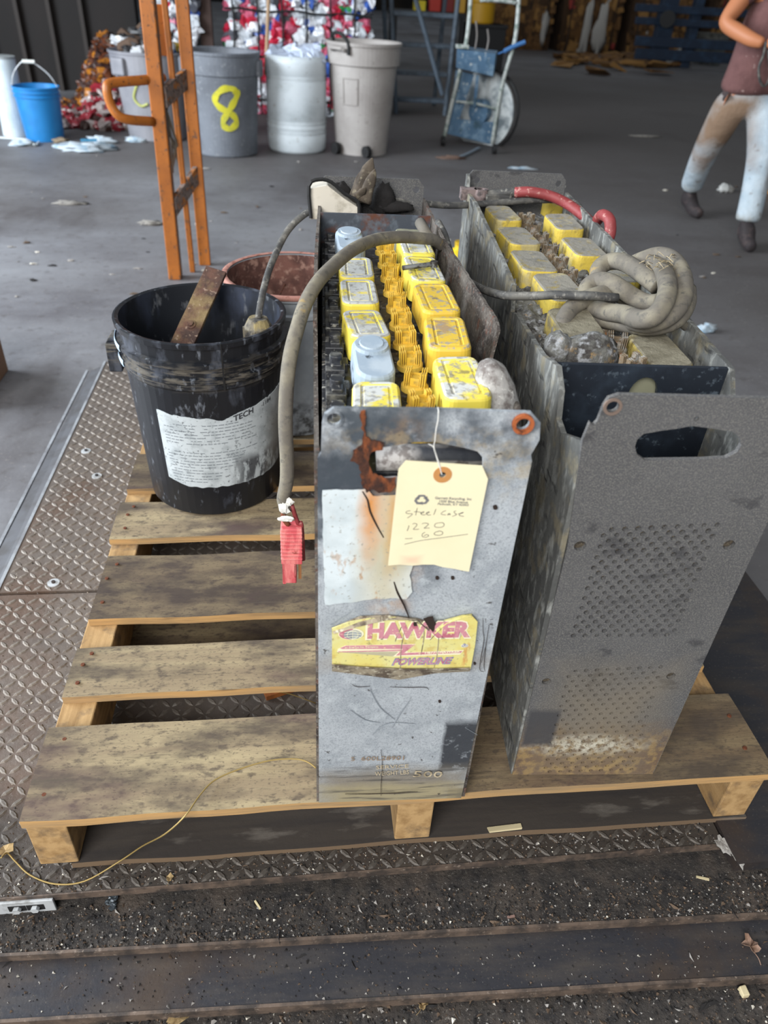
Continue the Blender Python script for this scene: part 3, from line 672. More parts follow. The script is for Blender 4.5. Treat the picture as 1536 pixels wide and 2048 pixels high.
def put_text(body, px0, py0, px1, py1, hpx, v, m, par, F=F1, bold=0, shear=0, name='lettering', dep=.0002, rotf=True):
    a = F.v(px0, py0, v); b_ = F.v(px1, py1, v); top = F.v((px0+px1)/2, (py0+py1)/2-hpx/2, v); bot = F.v((px0+px1)/2, (py0+py1)/2+hpx/2, v)
    W_ = (b_-a).length; H_ = top.z-bot.z
    vs, fs = text_mesh(body, 1, bold, shear, 0)
    x0 = min(p.x for p in vs); x1 = max(p.x for p in vs); y0 = min(p.y for p in vs); y1 = max(p.y for p in vs)
    ex = (b_-a)/(x1-x0); ez = Vector((-ex.z, 0, ex.x)).normalized()
    out = [a+ex*(p.x-x0)+ez*((p.y-(y0+y1)/2)/(y1-y0)*H_)+Vector((0, -p.z, 0)) for p in vs]
    return MB().add(out, fs).build(name, m, par, solid=dep)
put_text('HAWKER', 731, 1262, 946, 1259, 37, PV-.0009, m_wh, lab, bold=.075, name='lettering_outline')
put_text('HAWKER', 735, 1262, 942, 1259, 32, PV-.0013, m_pink, lab, bold=.05)
poly([(676, 1298), (690, 1291), (832, 1288), (814, 1301), (816, 1305), (928, 1300), (920, 1309), (786, 1313), (802, 1299), (800, 1303), (674, 1304)], PV-.0009, 'lightning_band', m_wh, lab, .0002)
poly([(680, 1296), (692, 1291.5), (830, 1289), (808, 1306), (925, 1302), (921, 1306), (792, 1311), (806, 1298), (684, 1298)], PV-.0011, 'lightning_band', m_pink, lab, .0002)
poly([(676, 1303), (804, 1299.5), (800, 1302), (678, 1304.5)], PV-.0013, 'lightning_band', m_pink, lab, .0002)
put_text('an EnerSys Inc. Company', 690, 1295.5, 756, 1294, 4.5, PV-.0015, m_wh, lab)
put_text('1-877-7HAWKER', 850, 1305.5, 920, 1303, 4.5, PV-.0015, m_wh, lab, bold=.02)
put_text('POWERLINE', 783, 1324, 907, 1321, 15, PV-.0010, m_blu, lab, bold=.06, shear=.4, name='lettering_outline')
put_text('POWERLINE', 786, 1324, 904, 1321, 12, PV-.0014, m_pink, lab, bold=.0, shear=.4)
gc = F1.v(702, 1268, PV-.001)
def disc2(c, rx, rz, v, name, m, par, a0=0, a1=2*PI, n=28, rin=0):
    out = [(c.x+rx*math.cos(a0+(a1-a0)*i/n), c.z+rz*math.sin(a0+(a1-a0)*i/n)) for i in range(n+1)]
    if rin: out += [(c.x+rx*rin*math.cos(a1-(a1-a0)*i/n), c.z+rz*rin*math.sin(a1-(a1-a0)*i/n)) for i in range(n+1)]
    elif a1-a0 < 6: out.append((c.x, c.z))
    vs, fs = curve_mesh([out], .0002); return MB().add(XZ(vs, v), fs).build(name, m, par)
disc2(gc, .0135, .0085, PV-.0010, 'globe', m_wh, lab)
disc2(gc, .0125, .0078, PV-.0012, 'globe', m_pink, lab, PI*.45, PI*1.5)
disc2(Vector((gc.x+.0018, 0, gc.z-.0006)), .0095, .0068, PV-.0014, 'globe', m_gry, lab)
b = MB()
for k in (-.6, 0, .6):
    b.tube([(gc.x+.0018+.009*math.cos(a), PV-.0017, gc.z-.0006+k*.006+.0012*math.sin(a*1)) for a in (PI, PI*.5, 0)], .00025, 4, sm=4)
    b.tube([(gc.x+.0018+k*.0095*math.cos(a), PV-.0017, gc.z-.0006+.0064*math.sin(a)) for a in (-PI/2, -.7, 0, .7, PI/2)], .00025, 4, sm=3)
b.build('globe_grid', m_wh, lab)
disc2(F1.v(929, 1290, PV), .0040, .0027, PV-.001, 'round_mark', m_wh, lab); disc2(F1.v(929, 1290, PV), .0033, .0021, PV-.0012, 'round_mark', m_blu, lab, rin=.75)
put_text('2', 926, 1290, 932, 1289.5, 5, PV-.0014, m_blu, lab, bold=.03)
b = MB()
for pts in ([(812, 1250), (806, 1275), (802, 1300), (800, 1352)], [(845, 1248), (848, 1270), (842, 1310)], [(805, 1250), (795, 1270), (790, 1284)], [(878, 1268), (874, 1310), (868, 1335)], [(820, 1240), (870, 1262), (860, 1280)]):
    stroke(pts, PV-.001, .0006, '', None, None, mb=b)
b.build('crease', m_flap, lab)
poly(rough_edge([(845, 1236), (866, 1232), (872, 1248), (866, 1264), (858, 1256), (850, 1244)], 5, 1.5), PV-.002, 'torn_hole', m_crack, lab, .0003)
poly(rough_edge([(826, 1244), (833, 1244), (834, 1252), (828, 1253)], 4, 1), PV-.0015, 'torn_hole', m_crack, lab, .0003)
m_st = mat('stamped_letters', 'b9ab90', .7, layers=[dict(s=60, lo=.5, hi=.6, c='8d8069')])
m_st2 = mat('stamped_letters_dark', '8b7660', .7)
put_text('S  600L28901', 702, 1518, 808, 1516, 8, FV-.0002, m_st2, B1)
put_text('SERVICE', 752, 1535, 817, 1532, 7, FV-.0002, m_st, B1, name='stamped_lettering')
put_text('WEIGHT LBS', 750, 1548, 818, 1544, 8, FV-.0002, m_st, B1, name='stamped_lettering')
put_text('500', 827, 1548, 885, 1549, 12, FV-.0002, m_st, B1, name='stamped_lettering')
for (px, py, r) in ((990, 1013, .0022), (905, 1138+16, .0018), (874, 1154, .0018), (949, 1325, .0014), (879, 1401, .0016)):
    c_ = F1.v(px, py, 0); MB().cyl((c_.x, -.0025, c_.z), (c_.x, .0, c_.z), r, n=12).build('rivet', m_crack, B1)
# thing behind the slot
q = F1.v(745, 925, .012); q2 = F1.v(962, 918, .012)
b = MB(); b.tube([(q.x+.004, .022, q.z-.001), (q2.x+.004, .022, q.z+.002)], .0125, 20, sm=1)
b.build('lifting_tube', mat('tube_wrap', '8f8b87', .7, layers=[dict(s=90, lo=.5, hi=.6, c='5b5450'), dict(box=((.13, .01, q.z+.008), (.045, .1, .005), .2, .3), c='1d222b', op=.95)], bump=(.5, 150, .001)), B1, smooth=True)

# paper tag
TV = -.0075
tg = thing('shipping_tag', 'cream paper tag with handwriting hanging on the grey battery front', 'tag', F1.w(F1.v(883, 950, TV)), F1.yaw)
FT = Fr(F1.w(F1.v(883, 950, TV)), F1.yaw)
tp = [(811.6, 920.6), (797, 938), (776, 1131), (800, 1129), (826, 1131), (845, 1129), (868, 1129), (885, 1134), (900, 1136), (912, 1138), (925, 1141), (938, 1143), (976, 958), (964, 931)]
tpl = [(FT.v(x, y).x, FT.v(x, y).z) for x, y in tp]
h0 = FT.v(885, 949); 
vs, fs = curve_mesh([tpl, circ(h0.x, h0.z, .003, 14)], .0005)
m_tag = mat('manila_paper', 'e2dab8', .8, layers=[dict(s=12, lo=.45, hi=.65, c='dbd2ae', op=.7), dict(box=((-.02, 0, FT.v(845, 1120).z), (.008, .1, .0045), .7, .5), c='d9a690', op=.5)])
sheet = MB().add(XZ(vs, 0), fs).build('paper', m_tag, tg)
vs, fs = curve_mesh([circ(h0.x, h0.z, .0085, 26), circ(h0.x, h0.z, .003, 14)], .0008)
MB().add(XZ(vs, -.0004), fs).build('eyelet', mat('kraft_eyelet', 'b9834b', .7), tg)
m_ink = mat('stamp_ink', '6e6e70', .8); m_pen = mat('pen_ink', '3c3d42', .8)
for (s_, x0, y0, x1, y1, h_) in (('Garrett Recycling, Inc', 870, 996.5, 943, 999, 6.5), ('1500 Blue Avenue', 879, 1002.5, 936, 1004.5, 5), ('Paducah, KY 42003', 875.5, 1008, 937, 1010.5, 5)):
    put_text(s_, x0, y0, x1, y1, h_, -.0006, m_ink, tg, FT, bold=.01, name='printed_line')
# recycling mark: three folded arrows
rc = FT.v(843, 999); 
for k in range(3):
    a = PI/2+k*2*PI/3; R2 = Matrix.Rotation(a-PI/2, 2)
    band = [(-.0052, .0022), (-.0030, .0060), (.0024, .0060), (.0042, .0035), (.0052, .0042), (.0046, .0006), (.0012, .0012), (.0024, .0022), (.0014, .0036), (-.0012, .0036), (-.0026, .0008)]
    L_ = []
    for (x, y) in band:
        w_ = R2 @ Vector((x, y+.0006)); L_.append((rc.x+w_.x, rc.z+w_.y*.85))
    vs, fs = curve_mesh([L_], .0002); MB().add(XZ(vs, -.0006), fs).build('recycling_arrow', m_ink, tg)
def pen(strokes, name):
    b = MB()
    for st in strokes:
        P = [FT.v(770+x/6.982, 910+y/6.982, -.0005) for x, y in st]
        b.tube(P, .00028, 4, sm=4)
    b.build(name, m_pen, tg)
pen([[(352, 778), (310, 785), (292, 805), (320, 820), (372, 820), (380, 830), (350, 855), (312, 880)],
     [(452, 742), (440, 780), (428, 840)], [(405, 795), (440, 792), (500, 800)], [(495, 820), (545, 800), (530, 792), (500, 812), (520, 835), (570, 835)],
     [(575, 820), (620, 800), (600, 795), (575, 815), (600, 838), (640, 835)], [(710, 755), (695, 800), (680, 835)],
     [(850, 775), (800, 800), (785, 825), (820, 835), (850, 835)], [(895, 815), (875, 830), (885, 838), (905, 818), (912, 838)],
     [(990, 780), (965, 790), (975, 812), (1000, 830), (975, 845), (938, 858)], [(1020, 825), (1070, 815), (1095, 800), (1050, 815), (1040, 845), (1100, 858)]], 'handwriting')
pen([[(335, 985), (325, 1020), (308, 1060)], [(385, 965), (410, 955), (445, 965), (430, 1000), (395, 1035), (430, 1040), (475, 1035)],
     [(515, 962), (560, 950), (605, 962), (585, 990), (545, 1022), (580, 1020), (620, 1022)], [(740, 948), (700, 965), (695, 1000), (750, 1012), (810, 1000), (825, 965), (800, 945), (745, 950)]], 'handwriting')
pen([[(560, 1078), (525, 1100), (520, 1135), (560, 1150), (605, 1135), (600, 1115), (570, 1115), (545, 1130)], [(750, 1065), (700, 1080), (688, 1108), (740, 1122), (795, 1110), (805, 1080), (770, 1062), (740, 1066)],
     [(280, 1168), (330, 1168), (382, 1162)]], 'handwriting')
pen([[(272, 1248), (500, 1195), (800, 1155), (1158, 1106)]], 'handwriting')
b = MB(); P = [FT.v(x, y, vv) for x, y, vv in ((876, 815, .010), (877, 822, .002), (876, 840, .001), (872, 860, .0), (870, 880, 0), (868, 893, .001), (873, 912, -.001), (879, 930, -.001), (883, 948, -.001))]
b.tube(P, .0005, 6, sm=4); P = [FT.v(x, y, vv) for x, y, vv in ((857, 888, .004), (866, 893, .001), (869, 901, -.001), (876, 925, -.001), (884, 949, -.0015))]
b.tube(P, .0004, 6, sm=3)
b.build('string', mat('white_string', 'd9d8d2', .8), tg)

# big grey cable of battery 1 with red plug
def WP(l): return [W0.v(x, y, v) for x, y, v in l]
def loc1(ps): return [Vector(((p-F1.loc).dot(F1.x), (p-F1.loc).dot(F1.y), (p-F1.loc).z)) for p in ps]
b = MB(); stub = None
P = WP([(884, 492, .43), (868, 480, .415), (845, 477, .40), (800, 474, .37), (750, 480, .33), (705, 500, .27), (665, 533, .21), (635, 565, .165), (612, 605, .13), (595, 655, .10), (580, 715, .075), (573, 780, .06), (571, 850, .05), (574, 920, .045), (573, 965, .04), (566, 1000, .04), (574, 1022, .04)])
b.tube(loc1(P), lambda t: .0088 if t < .9 else .0088-.02*(t-.9), 14, sm=5)
b.cyl(loc1([W0.v(840, 445, .5)])[0], loc1([W0.v(856, 474, .46)])[0], .009, n=12)
cbl = b.build('cable', m_cab, B1, smooth=True)
P = loc1(WP([(577, 1010, .04), (583, 1050, .04), (587, 1110, .04), (585, 1160, .042)]))
b = MB()
ax = (P[3]-P[1]).normalized(); sx_ = Vector((1, 0, 0)); sx_ = (sx_-ax*sx_.dot(ax)).normalized(); sy_ = ax.cross(sx_)
R = Matrix((sx_, sy_, ax)).transposed()
def bx(t0, t1, x0, x1, y0, y1, mb):
    L_ = (P[3]-P[1]).length; c = P[1]+ax*L_*(t0+t1)/2+sx_*(x0+x1)/2+sy_*(y0+y1)/2
    mb.box(c, (x1-x0, y1-y0, L_*(t1-t0)), R)
bx(0, .62, -.014, .014, -.010, .010, b)
for k in range(8): bx(.05+k*.065, .08+k*.065, -.0145, .0145, -.0112, .0112, b)
bx(.62, 1.0, -.013, .006, -.009, -.004, b); bx(.62, 1.0, -.013, -.008, -.009, .009, b); bx(.62, .98, .002, .006, -.009, .009, b); bx(.62, .98, -.013, .006, .005, .009, b)
pg = b.build('plug', m_redp, cbl, bevel=.0012)
b = MB(); bx(.62, .95, .0085, .0125, -.003, .003, b); bx(.7, 1.02, -.005, -.001, -.002, .002, b); b.build('contact', mat('copper', 'a9764f', .5, .5), pg)
b = MB(); b.tube([P[0]+sx_*.004, P[0]+sx_*.012+ax*.03, P[1]+sx_*.013, P[1]+sx_*.015+ax*.06], .003, 8); b.build('red_wire', m_red, cbl, smooth=True)
b = MB(); b.tube([P[0]-sx_*.004, P[0]-sx_*.007+ax*.02, P[1]-sx_*.004], .0036, 8); b.build('inner_wire', mat('brown_wire', '6b3a22', .7), cbl, smooth=True)
b = MB()
for (px, py, sx2, sz2) in ((568, 1016, .007, .009), (578, 1004, .005, .006), (572, 1038, .010, .004)):
    c_ = loc1([W0.v(px, py, .033)])[0]; b.blob(c_, (sx2, .002, sz2), seed=px, amp=.5, n=10)
b.build('torn_tape', mat('white_tape', 'd9d9d4', .8), cbl)

# ------------------------------------------------------------------ battery 2 (charcoal case)
F2 = Fr((.787, -.158, T), -.062)
B2 = thing('forklift_battery', 'charcoal battery on the right with perforated front panel and dusty yellow caps', 'battery', F2.loc, F2.yaw)
CW, CLn = .197, .96
def p2(px, py, v=0): q = F2.v(px, py, v); return (q.x, q.z)
s2 = [p2(*q) for q in ((1270, 893), (1274, 880), (1287, 868), (1320, 862), (1350, 858), (1385, 852), (1430, 858), (1466, 864), (1480, 876), (1483, 890), (1474, 905), (1452, 916), (1400, 919), (1330, 920), (1290, 921), (1274, 910))]
H2 = p2(1350, 792)[1]
TLx = p2(1210, 800)[0]; NX = p2(1180, 845)
out2 = [(0, 0), (CW, 0), (CW+.004, .3), (CW+.008, H2-.06), (CW+.008, H2-.012), (CW-.002, H2), (TLx+.012, H2), (TLx+.003, H2-.004), (TLx, H2-.012), (TLx-.002, H2-.028), (NX[0]+.004, NX[1]-.003), (NX[0], NX[1]), (NX[0]-.003, NX[1]-.02), (-.002, .40)]
holes = [s2]
for (px, py, r) in ((1225, 813, .006), (1160, 1092, .0065), (1458, 1090, .0065), (1093, 1363, .0058), (1342, 1352, .0058), (1393, 838, .0025)):
    c_ = p2(px, py); holes.append(circ(*c_, r, 14))
def field(tl, tr, bl, br_, rows, cols, r, th=.005, sub=10):
    """perforated area: returns its border loop and a mesh of square cells with round holes"""
    A, Bq, Cq, D = [Vector(p2(*q)) for q in (tl, tr, bl, br_)]
    n2 = cols*2+1
    def M_(s_, t): return (A*(1-s_)+Bq*s_)*(1-t)+(Cq*(1-s_)+D*s_)*t
    b = MB(); h = 1/rows; w = 2/n2
    for j in range(rows):
        t0, t1 = j*h, (j+1)*h
        off = 0 if j % 2 else 1/n2
        q = [M_(x, y) for x, y in (((1-1/n2, t0), (1, t0), (1, t1), (1-1/n2, t1)) if j % 2 else ((0, t0), (1/n2, t0), (1/n2, t1), (0, t1)))]
        b.add([(p.x, 0, p.y) for p in q], [(0, 1, 2, 3)])
        for i in range(cols):
            s0 = off+i*w; c_ = M_(s0+w/2, t0+h/2)
            ring_ = [M_(s0+w*x, t0+h*y) for x, y in ((1, .5), (1, 0), (.5, 0), (0, 0), (0, .5), (0, 1), (.5, 1), (1, 1))]
            rj = r*1.13*U(.88, 1.1)
            hole = [Vector((c_.x+rj*math.cos(PI*k/4), c_.y+rj*math.sin(PI*k/4))) for k in range(8)]
            vs = [(p.x, 0, p.y) for p in ring_]+[(p.x, 0, p.y) for p in hole]+[(p.x, th, p.y) for p in hole]
            b.add(vs, [(k, (k+1) % 8, 8+(k+1) % 8, 8+k) for k in range(8)]+[(8+k, 8+(k+1) % 8, 16+(k+1) % 8, 16+k) for k in range(8)])
    k_ = 24
    border = [M_(i/k_, 0) for i in range(k_)]+[M_(1, i/k_) for i in range(k_)]+[M_(1-i/k_, 1) for i in range(k_)]+[M_(0, 1-i/k_) for i in range(k_)]
    holes.append([(p.x, p.y) for p in (M_(0, 0), M_(1, 0), M_(1, 1), M_(0, 1))]); return b
fA = field((1199, 1055), (1450, 1043), (1134, 1276), (1355, 1274), 22, 9, .0028)
fB = field((1131, 1338), (1334, 1328), (1078, 1548), (1272, 1542), 23, 9, .0025)
vs, fs = curve_mesh([out2]+holes, .005)
fp2 = MB().add(XZ(vs, .0025), fs).build('front_panel', m_case2, B2)
fA.build('perforated_area', m_case2, fp2); fB.build('perforated_area', m_case2, fp2)
MB().bb((.006, .0055, .01), (CW-.006, .0075, .46)).build('backing_sheet', mat('dusty_backing', '4f4639', .95, layers=[dict(s=300, lo=.42, hi=.6, c='2c2824'), dict(s=500, lo=.6, hi=.68, c='8d8168')]), B2)
ring(p2(1225, 813), .006, .0088, .0015).build('eyelet', mat('worn_eyelet', '7b6a60', .7, .3), fp2)
ZS = p2(1165, 885)[1]
prof = []
for (px, py, uu) in ((1118, 790, -.004), (1121, 760, -.002), (1120, 738, 0), (1080, 690, 0), (1035, 630, 0)):
    q = F2.u(px, py, uu); prof.append((q.y, q.z))
q = F2.u(1025, 575, 0); q9 = F2.u(1024, 625, 0)
print('B2 prof', prof, q, q9)
profL = jag([(.002, ZS), (.03, ZS-.012), (.07, ZS-.03), (.095, .50), (.103, .53), (.13, .546), (.2, .528), (.38, .508), (.418, .497), (.437, .528), (.6, .537), (.82, .55), (.925, .545), (.94, .572), (.955, .572)], .014, .0012, 5)
wallg(profL, -.002, 'side_wall', m_side2, B2, lambda v, z: -.010*(z/.55)*max(0, 1-v*2.2)-.004*math.sin(v*9)*z, .006, 14)
profR = jag([(.002, .50), (.13, .50), (.16, .535), (.3, .54), (.955, .545)], .016, .001, 9)
wallg(profR, CW-.004, 'side_wall', m_side2, B2, lambda v, z: .006*(z/.55), .006, 10)
MB().bb((0, CLn-.005, 0), (CW, CLn, .1)).build('back_panel', m_case2, B2)
bpo = [(0, .1), (CW, .1), (CW, BH-.012), (CW-.01, BH), (.01, BH), (0, BH-.012)]
vs, fs = curve_mesh([bpo, circ(.02, BH-.018, .006), circ(CW-.014, BH-.018, .006)], .004)
MB().add(XZ(vs, CLn-.0), fs).build('back_panel', m_case2, B2)
pz = F2.v(1300, 731, .165)
nc = F2.v(1283, 787, .165)
L_ = [(.002, .02), (CW+.006, .02), (CW+.006, pz.z), (.0, pz.z)]
notch = [(nc.x+.017*math.cos(a), nc.z+.022*math.sin(a)) for a in [2*PI*i/20 for i in range(20)]]
vs, fs = curve_mesh([L_, notch], .006)
MB().add(XZ(vs, .165), fs).build('partition', m_navy, B2)
MB().bb((nc.x-.02, .172, nc.z-.03), (nc.x+.02, .174, nc.z+.024)).build('pale_plate', mat('pale_olive', '7d7d68', .8), B2)
MB().bb((.004, .006, .002), (CW-.004, CLn-.006, .012)).build('floor_pan', m_case2, B2)
CT2 = .497
for i in range(12):
    v0 = .172+i*.0645
    MB().bb((.006, v0, .015), (CW-.006, v0+.062, CT2)).build('cell', m_cell, B2, bevel=.0012)
crud(B2, .004, CW-.004, .172, .95, CT2+.004, .008, 11, m_crud, nu=40, nv=150)
vm2 = None
for k in range(11):
    v = .205+k*.0645
    o = vent('vent_cap', m_vent2, B2, .104, v, CT2+.013, U(-.4, .4), vm2, .92); vm2 = o.data
ZC2 = CT2+.033
m_yE = mat('yellow_cap_buried', '9c8a45', .9, layers=[dict(up=True, c='7c7768', op=.95), dict(s=50, lo=.45, hi=.6, c='66604f', op=.9), dict(s=20, lo=.58, hi=.66, c='a89b72', op=.7)], bump=(1, 130, .003), rnd=True)
def c2(px, py): q = F2.z(px, py, ZC2); return q.x, q.y
for (px, py, hx, hy, t) in ((1007, 425, .025, .05, .1), (1037, 470, .027, .052, .1), (1067, 520, .028, .052, .05), (1120, 572, .028, .052, .1), (1152, 642, .029, .044, .05), (1100, 392, .024, .04, .1), (1128, 442, .026, .05, .05), (1168, 492, .028, .05, .05), (1232, 545, .027, .045, .05), (1322, 688, .027, .050, .02)):
    u, v = c2(px, py); bigcap(B2, u, v, ZC2-(.006 if py > 650 else 0), m_yE if py > 640 else m_yD, 'n', tilt=t, hx=hx, hy=hy, h=.036, r=.014)
b = MB(); q = F2.z(1165, 702, CT2+.02); b.blob((q.x+.008, q.y+.006, CT2+.012), (.040, .022, .028), seed=4, amp=.12, n=20); b.blob((q.x-.03, q.y+.006, CT2+.016), (.018, .020, .026), seed=8, amp=.12, n=16)
b.build('cable_boot', m_crud, B2, smooth=True)
# knotted cable of battery 2
def K(l): return [F2.z(900+x/2.415, 320+y/2.415, z+CT2-.03) for x, y, z in l]
b = MB()
RA = .0118
for pl2 in ([(525, 860, .04), (540, 800, .055), (580, 725, .066), (640, 680, .074), (710, 655, .08), (780, 640, .08), (840, 655, .076), (900, 690, .07)],
           [(655, 660, .074), (665, 615, .082), (710, 585, .09), (770, 590, .094), (830, 625, .09), (890, 665, .082), (950, 690, .08), (1010, 690, .085)],
           [(712, 575, .082), (722, 520, .092), (775, 490, .1), (840, 495, .106), (900, 530, .106), (960, 575, .104), (1005, 610, .1)],
           [(890, 500, .10), (940, 480, .112), (1005, 462, .12), (1070, 480, .122), (1115, 540, .118), (1130, 620, .11), (1110, 700, .1), (1050, 760, .09), (960, 790, .08), (880, 780, .074)],
           [(690, 715, .066), (760, 735, .07), (840, 745, .078), (915, 770, .088), (985, 755, .098), (1035, 690, .108), (1050, 610, .114), (1030, 540, .116), (980, 500, .112)],
           [(700, 760, .055), (800, 780, .06), (900, 800, .066), (1000, 800, .074), (1090, 770, .082), (1140, 700, .09), (1145, 630, .096)]):
    b.tube(K(pl2), RA, 14, sm=6)
kn = b.build('knotted_cable', m_cab, B2, smooth=True)
b = MB(); b.tube(K([(1100, 775, .075), (1150, 815, .06), (1195, 865, .045), (1215, 930, .02)]), .0055, 10, sm=5); b.build('cable_tail', m_cab, B2, smooth=True)
b = MB()
for _ in range(26):
    x = U(900, 1080); y = U(455, 520)
    p = K([(x, y, .128), (x+U(-25, 25), y-U(0, 14), .134), (x+U(-40, 40), y+U(-10, 20), .13)]); b.tube(p, .0004, 4, sm=3)
b.build('frayed_threads', mat('straw_thread', 'a5977a', .9), kn)
# red cable and black plug at the back of battery 2
b = MB(); b.tube([Vector(((p-F2.loc).dot(F2.x), (p-F2.loc).dot(F2.y), (p-F2.loc).z)) for p in WP([(1030, 385, .74), (1060, 384, .73), (1100, 392, .72), (1135, 408, .70), (1165, 430, .66), (1190, 455, .60), (1202, 475, .55), (1210, 485, .52), (1220, 468, .52), (1219, 440, .53), (1205, 430, .56), (1195, 440, .58)])], .0098, 12, sm=5)
b.build('red_cable', m_red, B2, smooth=True)
def l2(p): return Vector(((p-F2.loc).dot(F2.x), (p-F2.loc).dot(F2.y), (p-F2.loc).z))
b = MB(); a0 = l2(W0.v(975, 390, .75)); a1 = l2(W0.v(1030, 384, .74)); b.cyl(a0, a1, .0085, n=10); b.box(a0*.6+a1*.4-Vector((0, 0, .006)), (.05, .02, .012))
b.build('cable_lug', m_cabk, B2, bevel=.002)
a2 = l2(W0.v(952, 392, .76)); b = MB(); b.lathe([(.004, -.014), (.014, -.014), (.016, 0), (.014, .014), (.008, .014), (.008, .004)], a2+Vector((.008, -.004, 0)), 20); b.box(a2-Vector((.016, 0, -.004)), (.03, .025, .02))
b.build('terminal_boot', mat('pinkish_boot', '7d6e6c', .8, layers=[dict(s=60, lo=.45, hi=.6, c='443c3c')]), B2)
# ------------------------------------------------------------------ buckets on the pallet
def pail(name, lab, c, z0, h, r0, r1, m, m_in=None, ribs=((.73, .006), (.86, .006)), cat='bucket', n=56, thick=.004):
    t = thing(name, lab, cat, (c[0], c[1], z0))
    R_ = lambda f: r0+(r1-r0)*f
    pr = [(0, 0), (r0-.004, 0), (r0, .004)]
    for f, e in ribs:
        pr += [(R_(f)-.0005, h*f-.006), (R_(f)+e, h*f-.002), (R_(f)+e, h*f+.006), (R_(f), h*f+.009)]
    pr += [(r1-.001, h-.014), (r1+.005, h-.011), (r1+.006, h-.002), (r1+.002, h), (r1-thick, h-.002)]
    MB().lathe(pr, n=n).build('shell', m, t, smooth=False)
    MB().lathe([(r1-thick, h-.002), (R_(.5)-thick, h*.5), (r0-thick, .008), (0, .008)], n=n).build('inner_wall', m_in or m, t, smooth=True)
    return t
m_bkt = mat('black_bucket', '16181d', .38, layers=[dict(s=(20, 20, 9), lo=.55, hi=.68, c='474c57', op=.8, rough=.7), dict(s=(60, 60, 20), lo=.6, hi=.68, c='7c828c', op=.6),
    dict(box=((0, 0, .303), (.3, .3, .022), .5, .3), s=(25, 25, 160), lo=.46, hi=.6, c='625c52', op=.75, rough=.9)], bump=(.2, 40, .001))
m_bkt_in = mat('black_bucket_inside', '1d2026', .45, layers=[dict(s=(12, 12, 6), lo=.5, hi=.68, c='3a4152', op=.8), dict(s=(50, 50, 20), lo=.58, hi=.68, c='6b6e73', op=.6)])
BC = (.333, .590)
bk = pail('black_bucket', 'big black plastic bucket with torn white label standing on the pallet', BC, T, .368, .131, .1485, m_bkt, m_bkt_in, ribs=((.765, .003), (.80, .007), (.88, .008)))
lb = MB(); 
def brad(z): return .131+(.1485-.131)*z/.368
def bpt(a, z, e=.0008): r = brad(z)+e; return (r*math.cos(a), r*math.sin(a), z)
va = math.atan2(CAM.y-BC[1], CAM.x-BC[0]); A0, A1 = va-.72, va+1.30
zt = W0.v(410, 836, BC[1]-.14).z-T; zb = W0.v(410, 975, BC[1]-.135).z-T
NL = 80; top = []; bot = []
for i in range(NL+1):
    t = i/NL; a = A0+(A1-A0)*t
    top.append((a, zt+.007*(1-min(1, t*4))+.022*max(0, t-.45)/.55+.003*mn.noise(Vector((t*16, 0, 0)))-.007*math.exp(-((t-.42)/.06)**2)+.002*mn.noise(Vector((t*50, 3, 0)))))
    bot.append((a, zb+.012*max(0, .15-t)/.15-.000*t+.0025*mn.noise(Vector((t*22, 7, 0)))+.012*max(0, t-.8)/.2))
vs = []
for j in range(7):
    for i in range(NL+1):
        vs.append(bpt(top[i][0], bot[i][1]+(top[i][1]-bot[i][1])*j/6))
lb.add(vs, [(j*(NL+1)+i, j*(NL+1)+i+1, (j+1)*(NL+1)+i+1, (j+1)*(NL+1)+i) for j in range(6) for i in range(NL)])
sq = bpt(va+.78, zb+.025)
m_pl = mat('bucket_label_paper', 'b9c1c5', .6, layers=[dict(s=30, lo=.5, hi=.62, c='98a0a4', op=.7), dict(s=160, lo=.6, hi=.66, c='4d5054', op=.8),
    dict(box=(sq, (.055, .06, .028), .35, .4), bs=30, s=(90, 90, 30), lo=.42, hi=.52, c='34353a', op=.9), dict(box=(bpt(va+1.1, zb+.07), (.03, .03, .05), .5, .5), c='85817a', op=.7)])
lbl = lb.build('label', m_pl, bk, solid=.0006)
ln = MB()
for r_ in range(20):
    z = zb+.012+r_*(zt-zb-.022)/20; i = 0; a = A0+.08+(.0 if r_ > 3 else .02)
    if 11 <= r_ <= 12: continue
    while a < A0+(A1-A0)*(.62 if r_ > 8 else .45-.03*(8-r_)+.1):
        w = U(.02, .09)
        if random.random() < .82:
            ln.add([bpt(a, z, .0014), bpt(a+w, z, .0014), bpt(a+w, z+.0013, .0014), bpt(a, z+.0013, .0014)], [(0, 1, 2, 3)])
        a += w+.014
ln.build('printed_lines', mat('small_print', '5d646b', .7), lbl, kind='stuff')
def wrap(body, a, z, hgt, bold, m, name):
    vs, fs = text_mesh(body, hgt, bold, 0, 0); out = [bpt(a+p.x/.14, z+p.y+(p.x)*.18, .0016) for p in vs]
    MB().add(out, fs).build(name, m, lbl, solid=.0003)
wrap('TECH', va+.42, zt-.004, .016, .02, mat('black_print', '33353a', .7), 'lettering')
wrap('1184', va+.80, zt+.004, .012, 0, MATS['black_print'], 'faint_lettering')
# ear on the left and light blue streaks round the ribs
MB().bb((-.171, -.035, .262), (-.147, .03, .318)).build('handle_ear', m_bkt, bk, bevel=.003)
b = MB()
for (z, e) in ((.297, .0078), (.326, .0088)):
    b.lathe([(brad(z)+e, z-.006), (brad(z)+e+.001, z), (brad(z)+e, z+.006)], n=16, a0=PI*.93, a1=PI*1.16)
b.build('light_blue_streak', mat('pale_blue_streak', 'a9bdd0', .6), bk, solid=.001)
MB().add([bpt(va+.17, .28, .009), bpt(va+.19, .28, .009), bpt(va+.175, .368, .009), bpt(va+.165, .368, .009)], [(0, 1, 2, 3)]).build('rim_crack', m_rubber, bk, solid=.001)
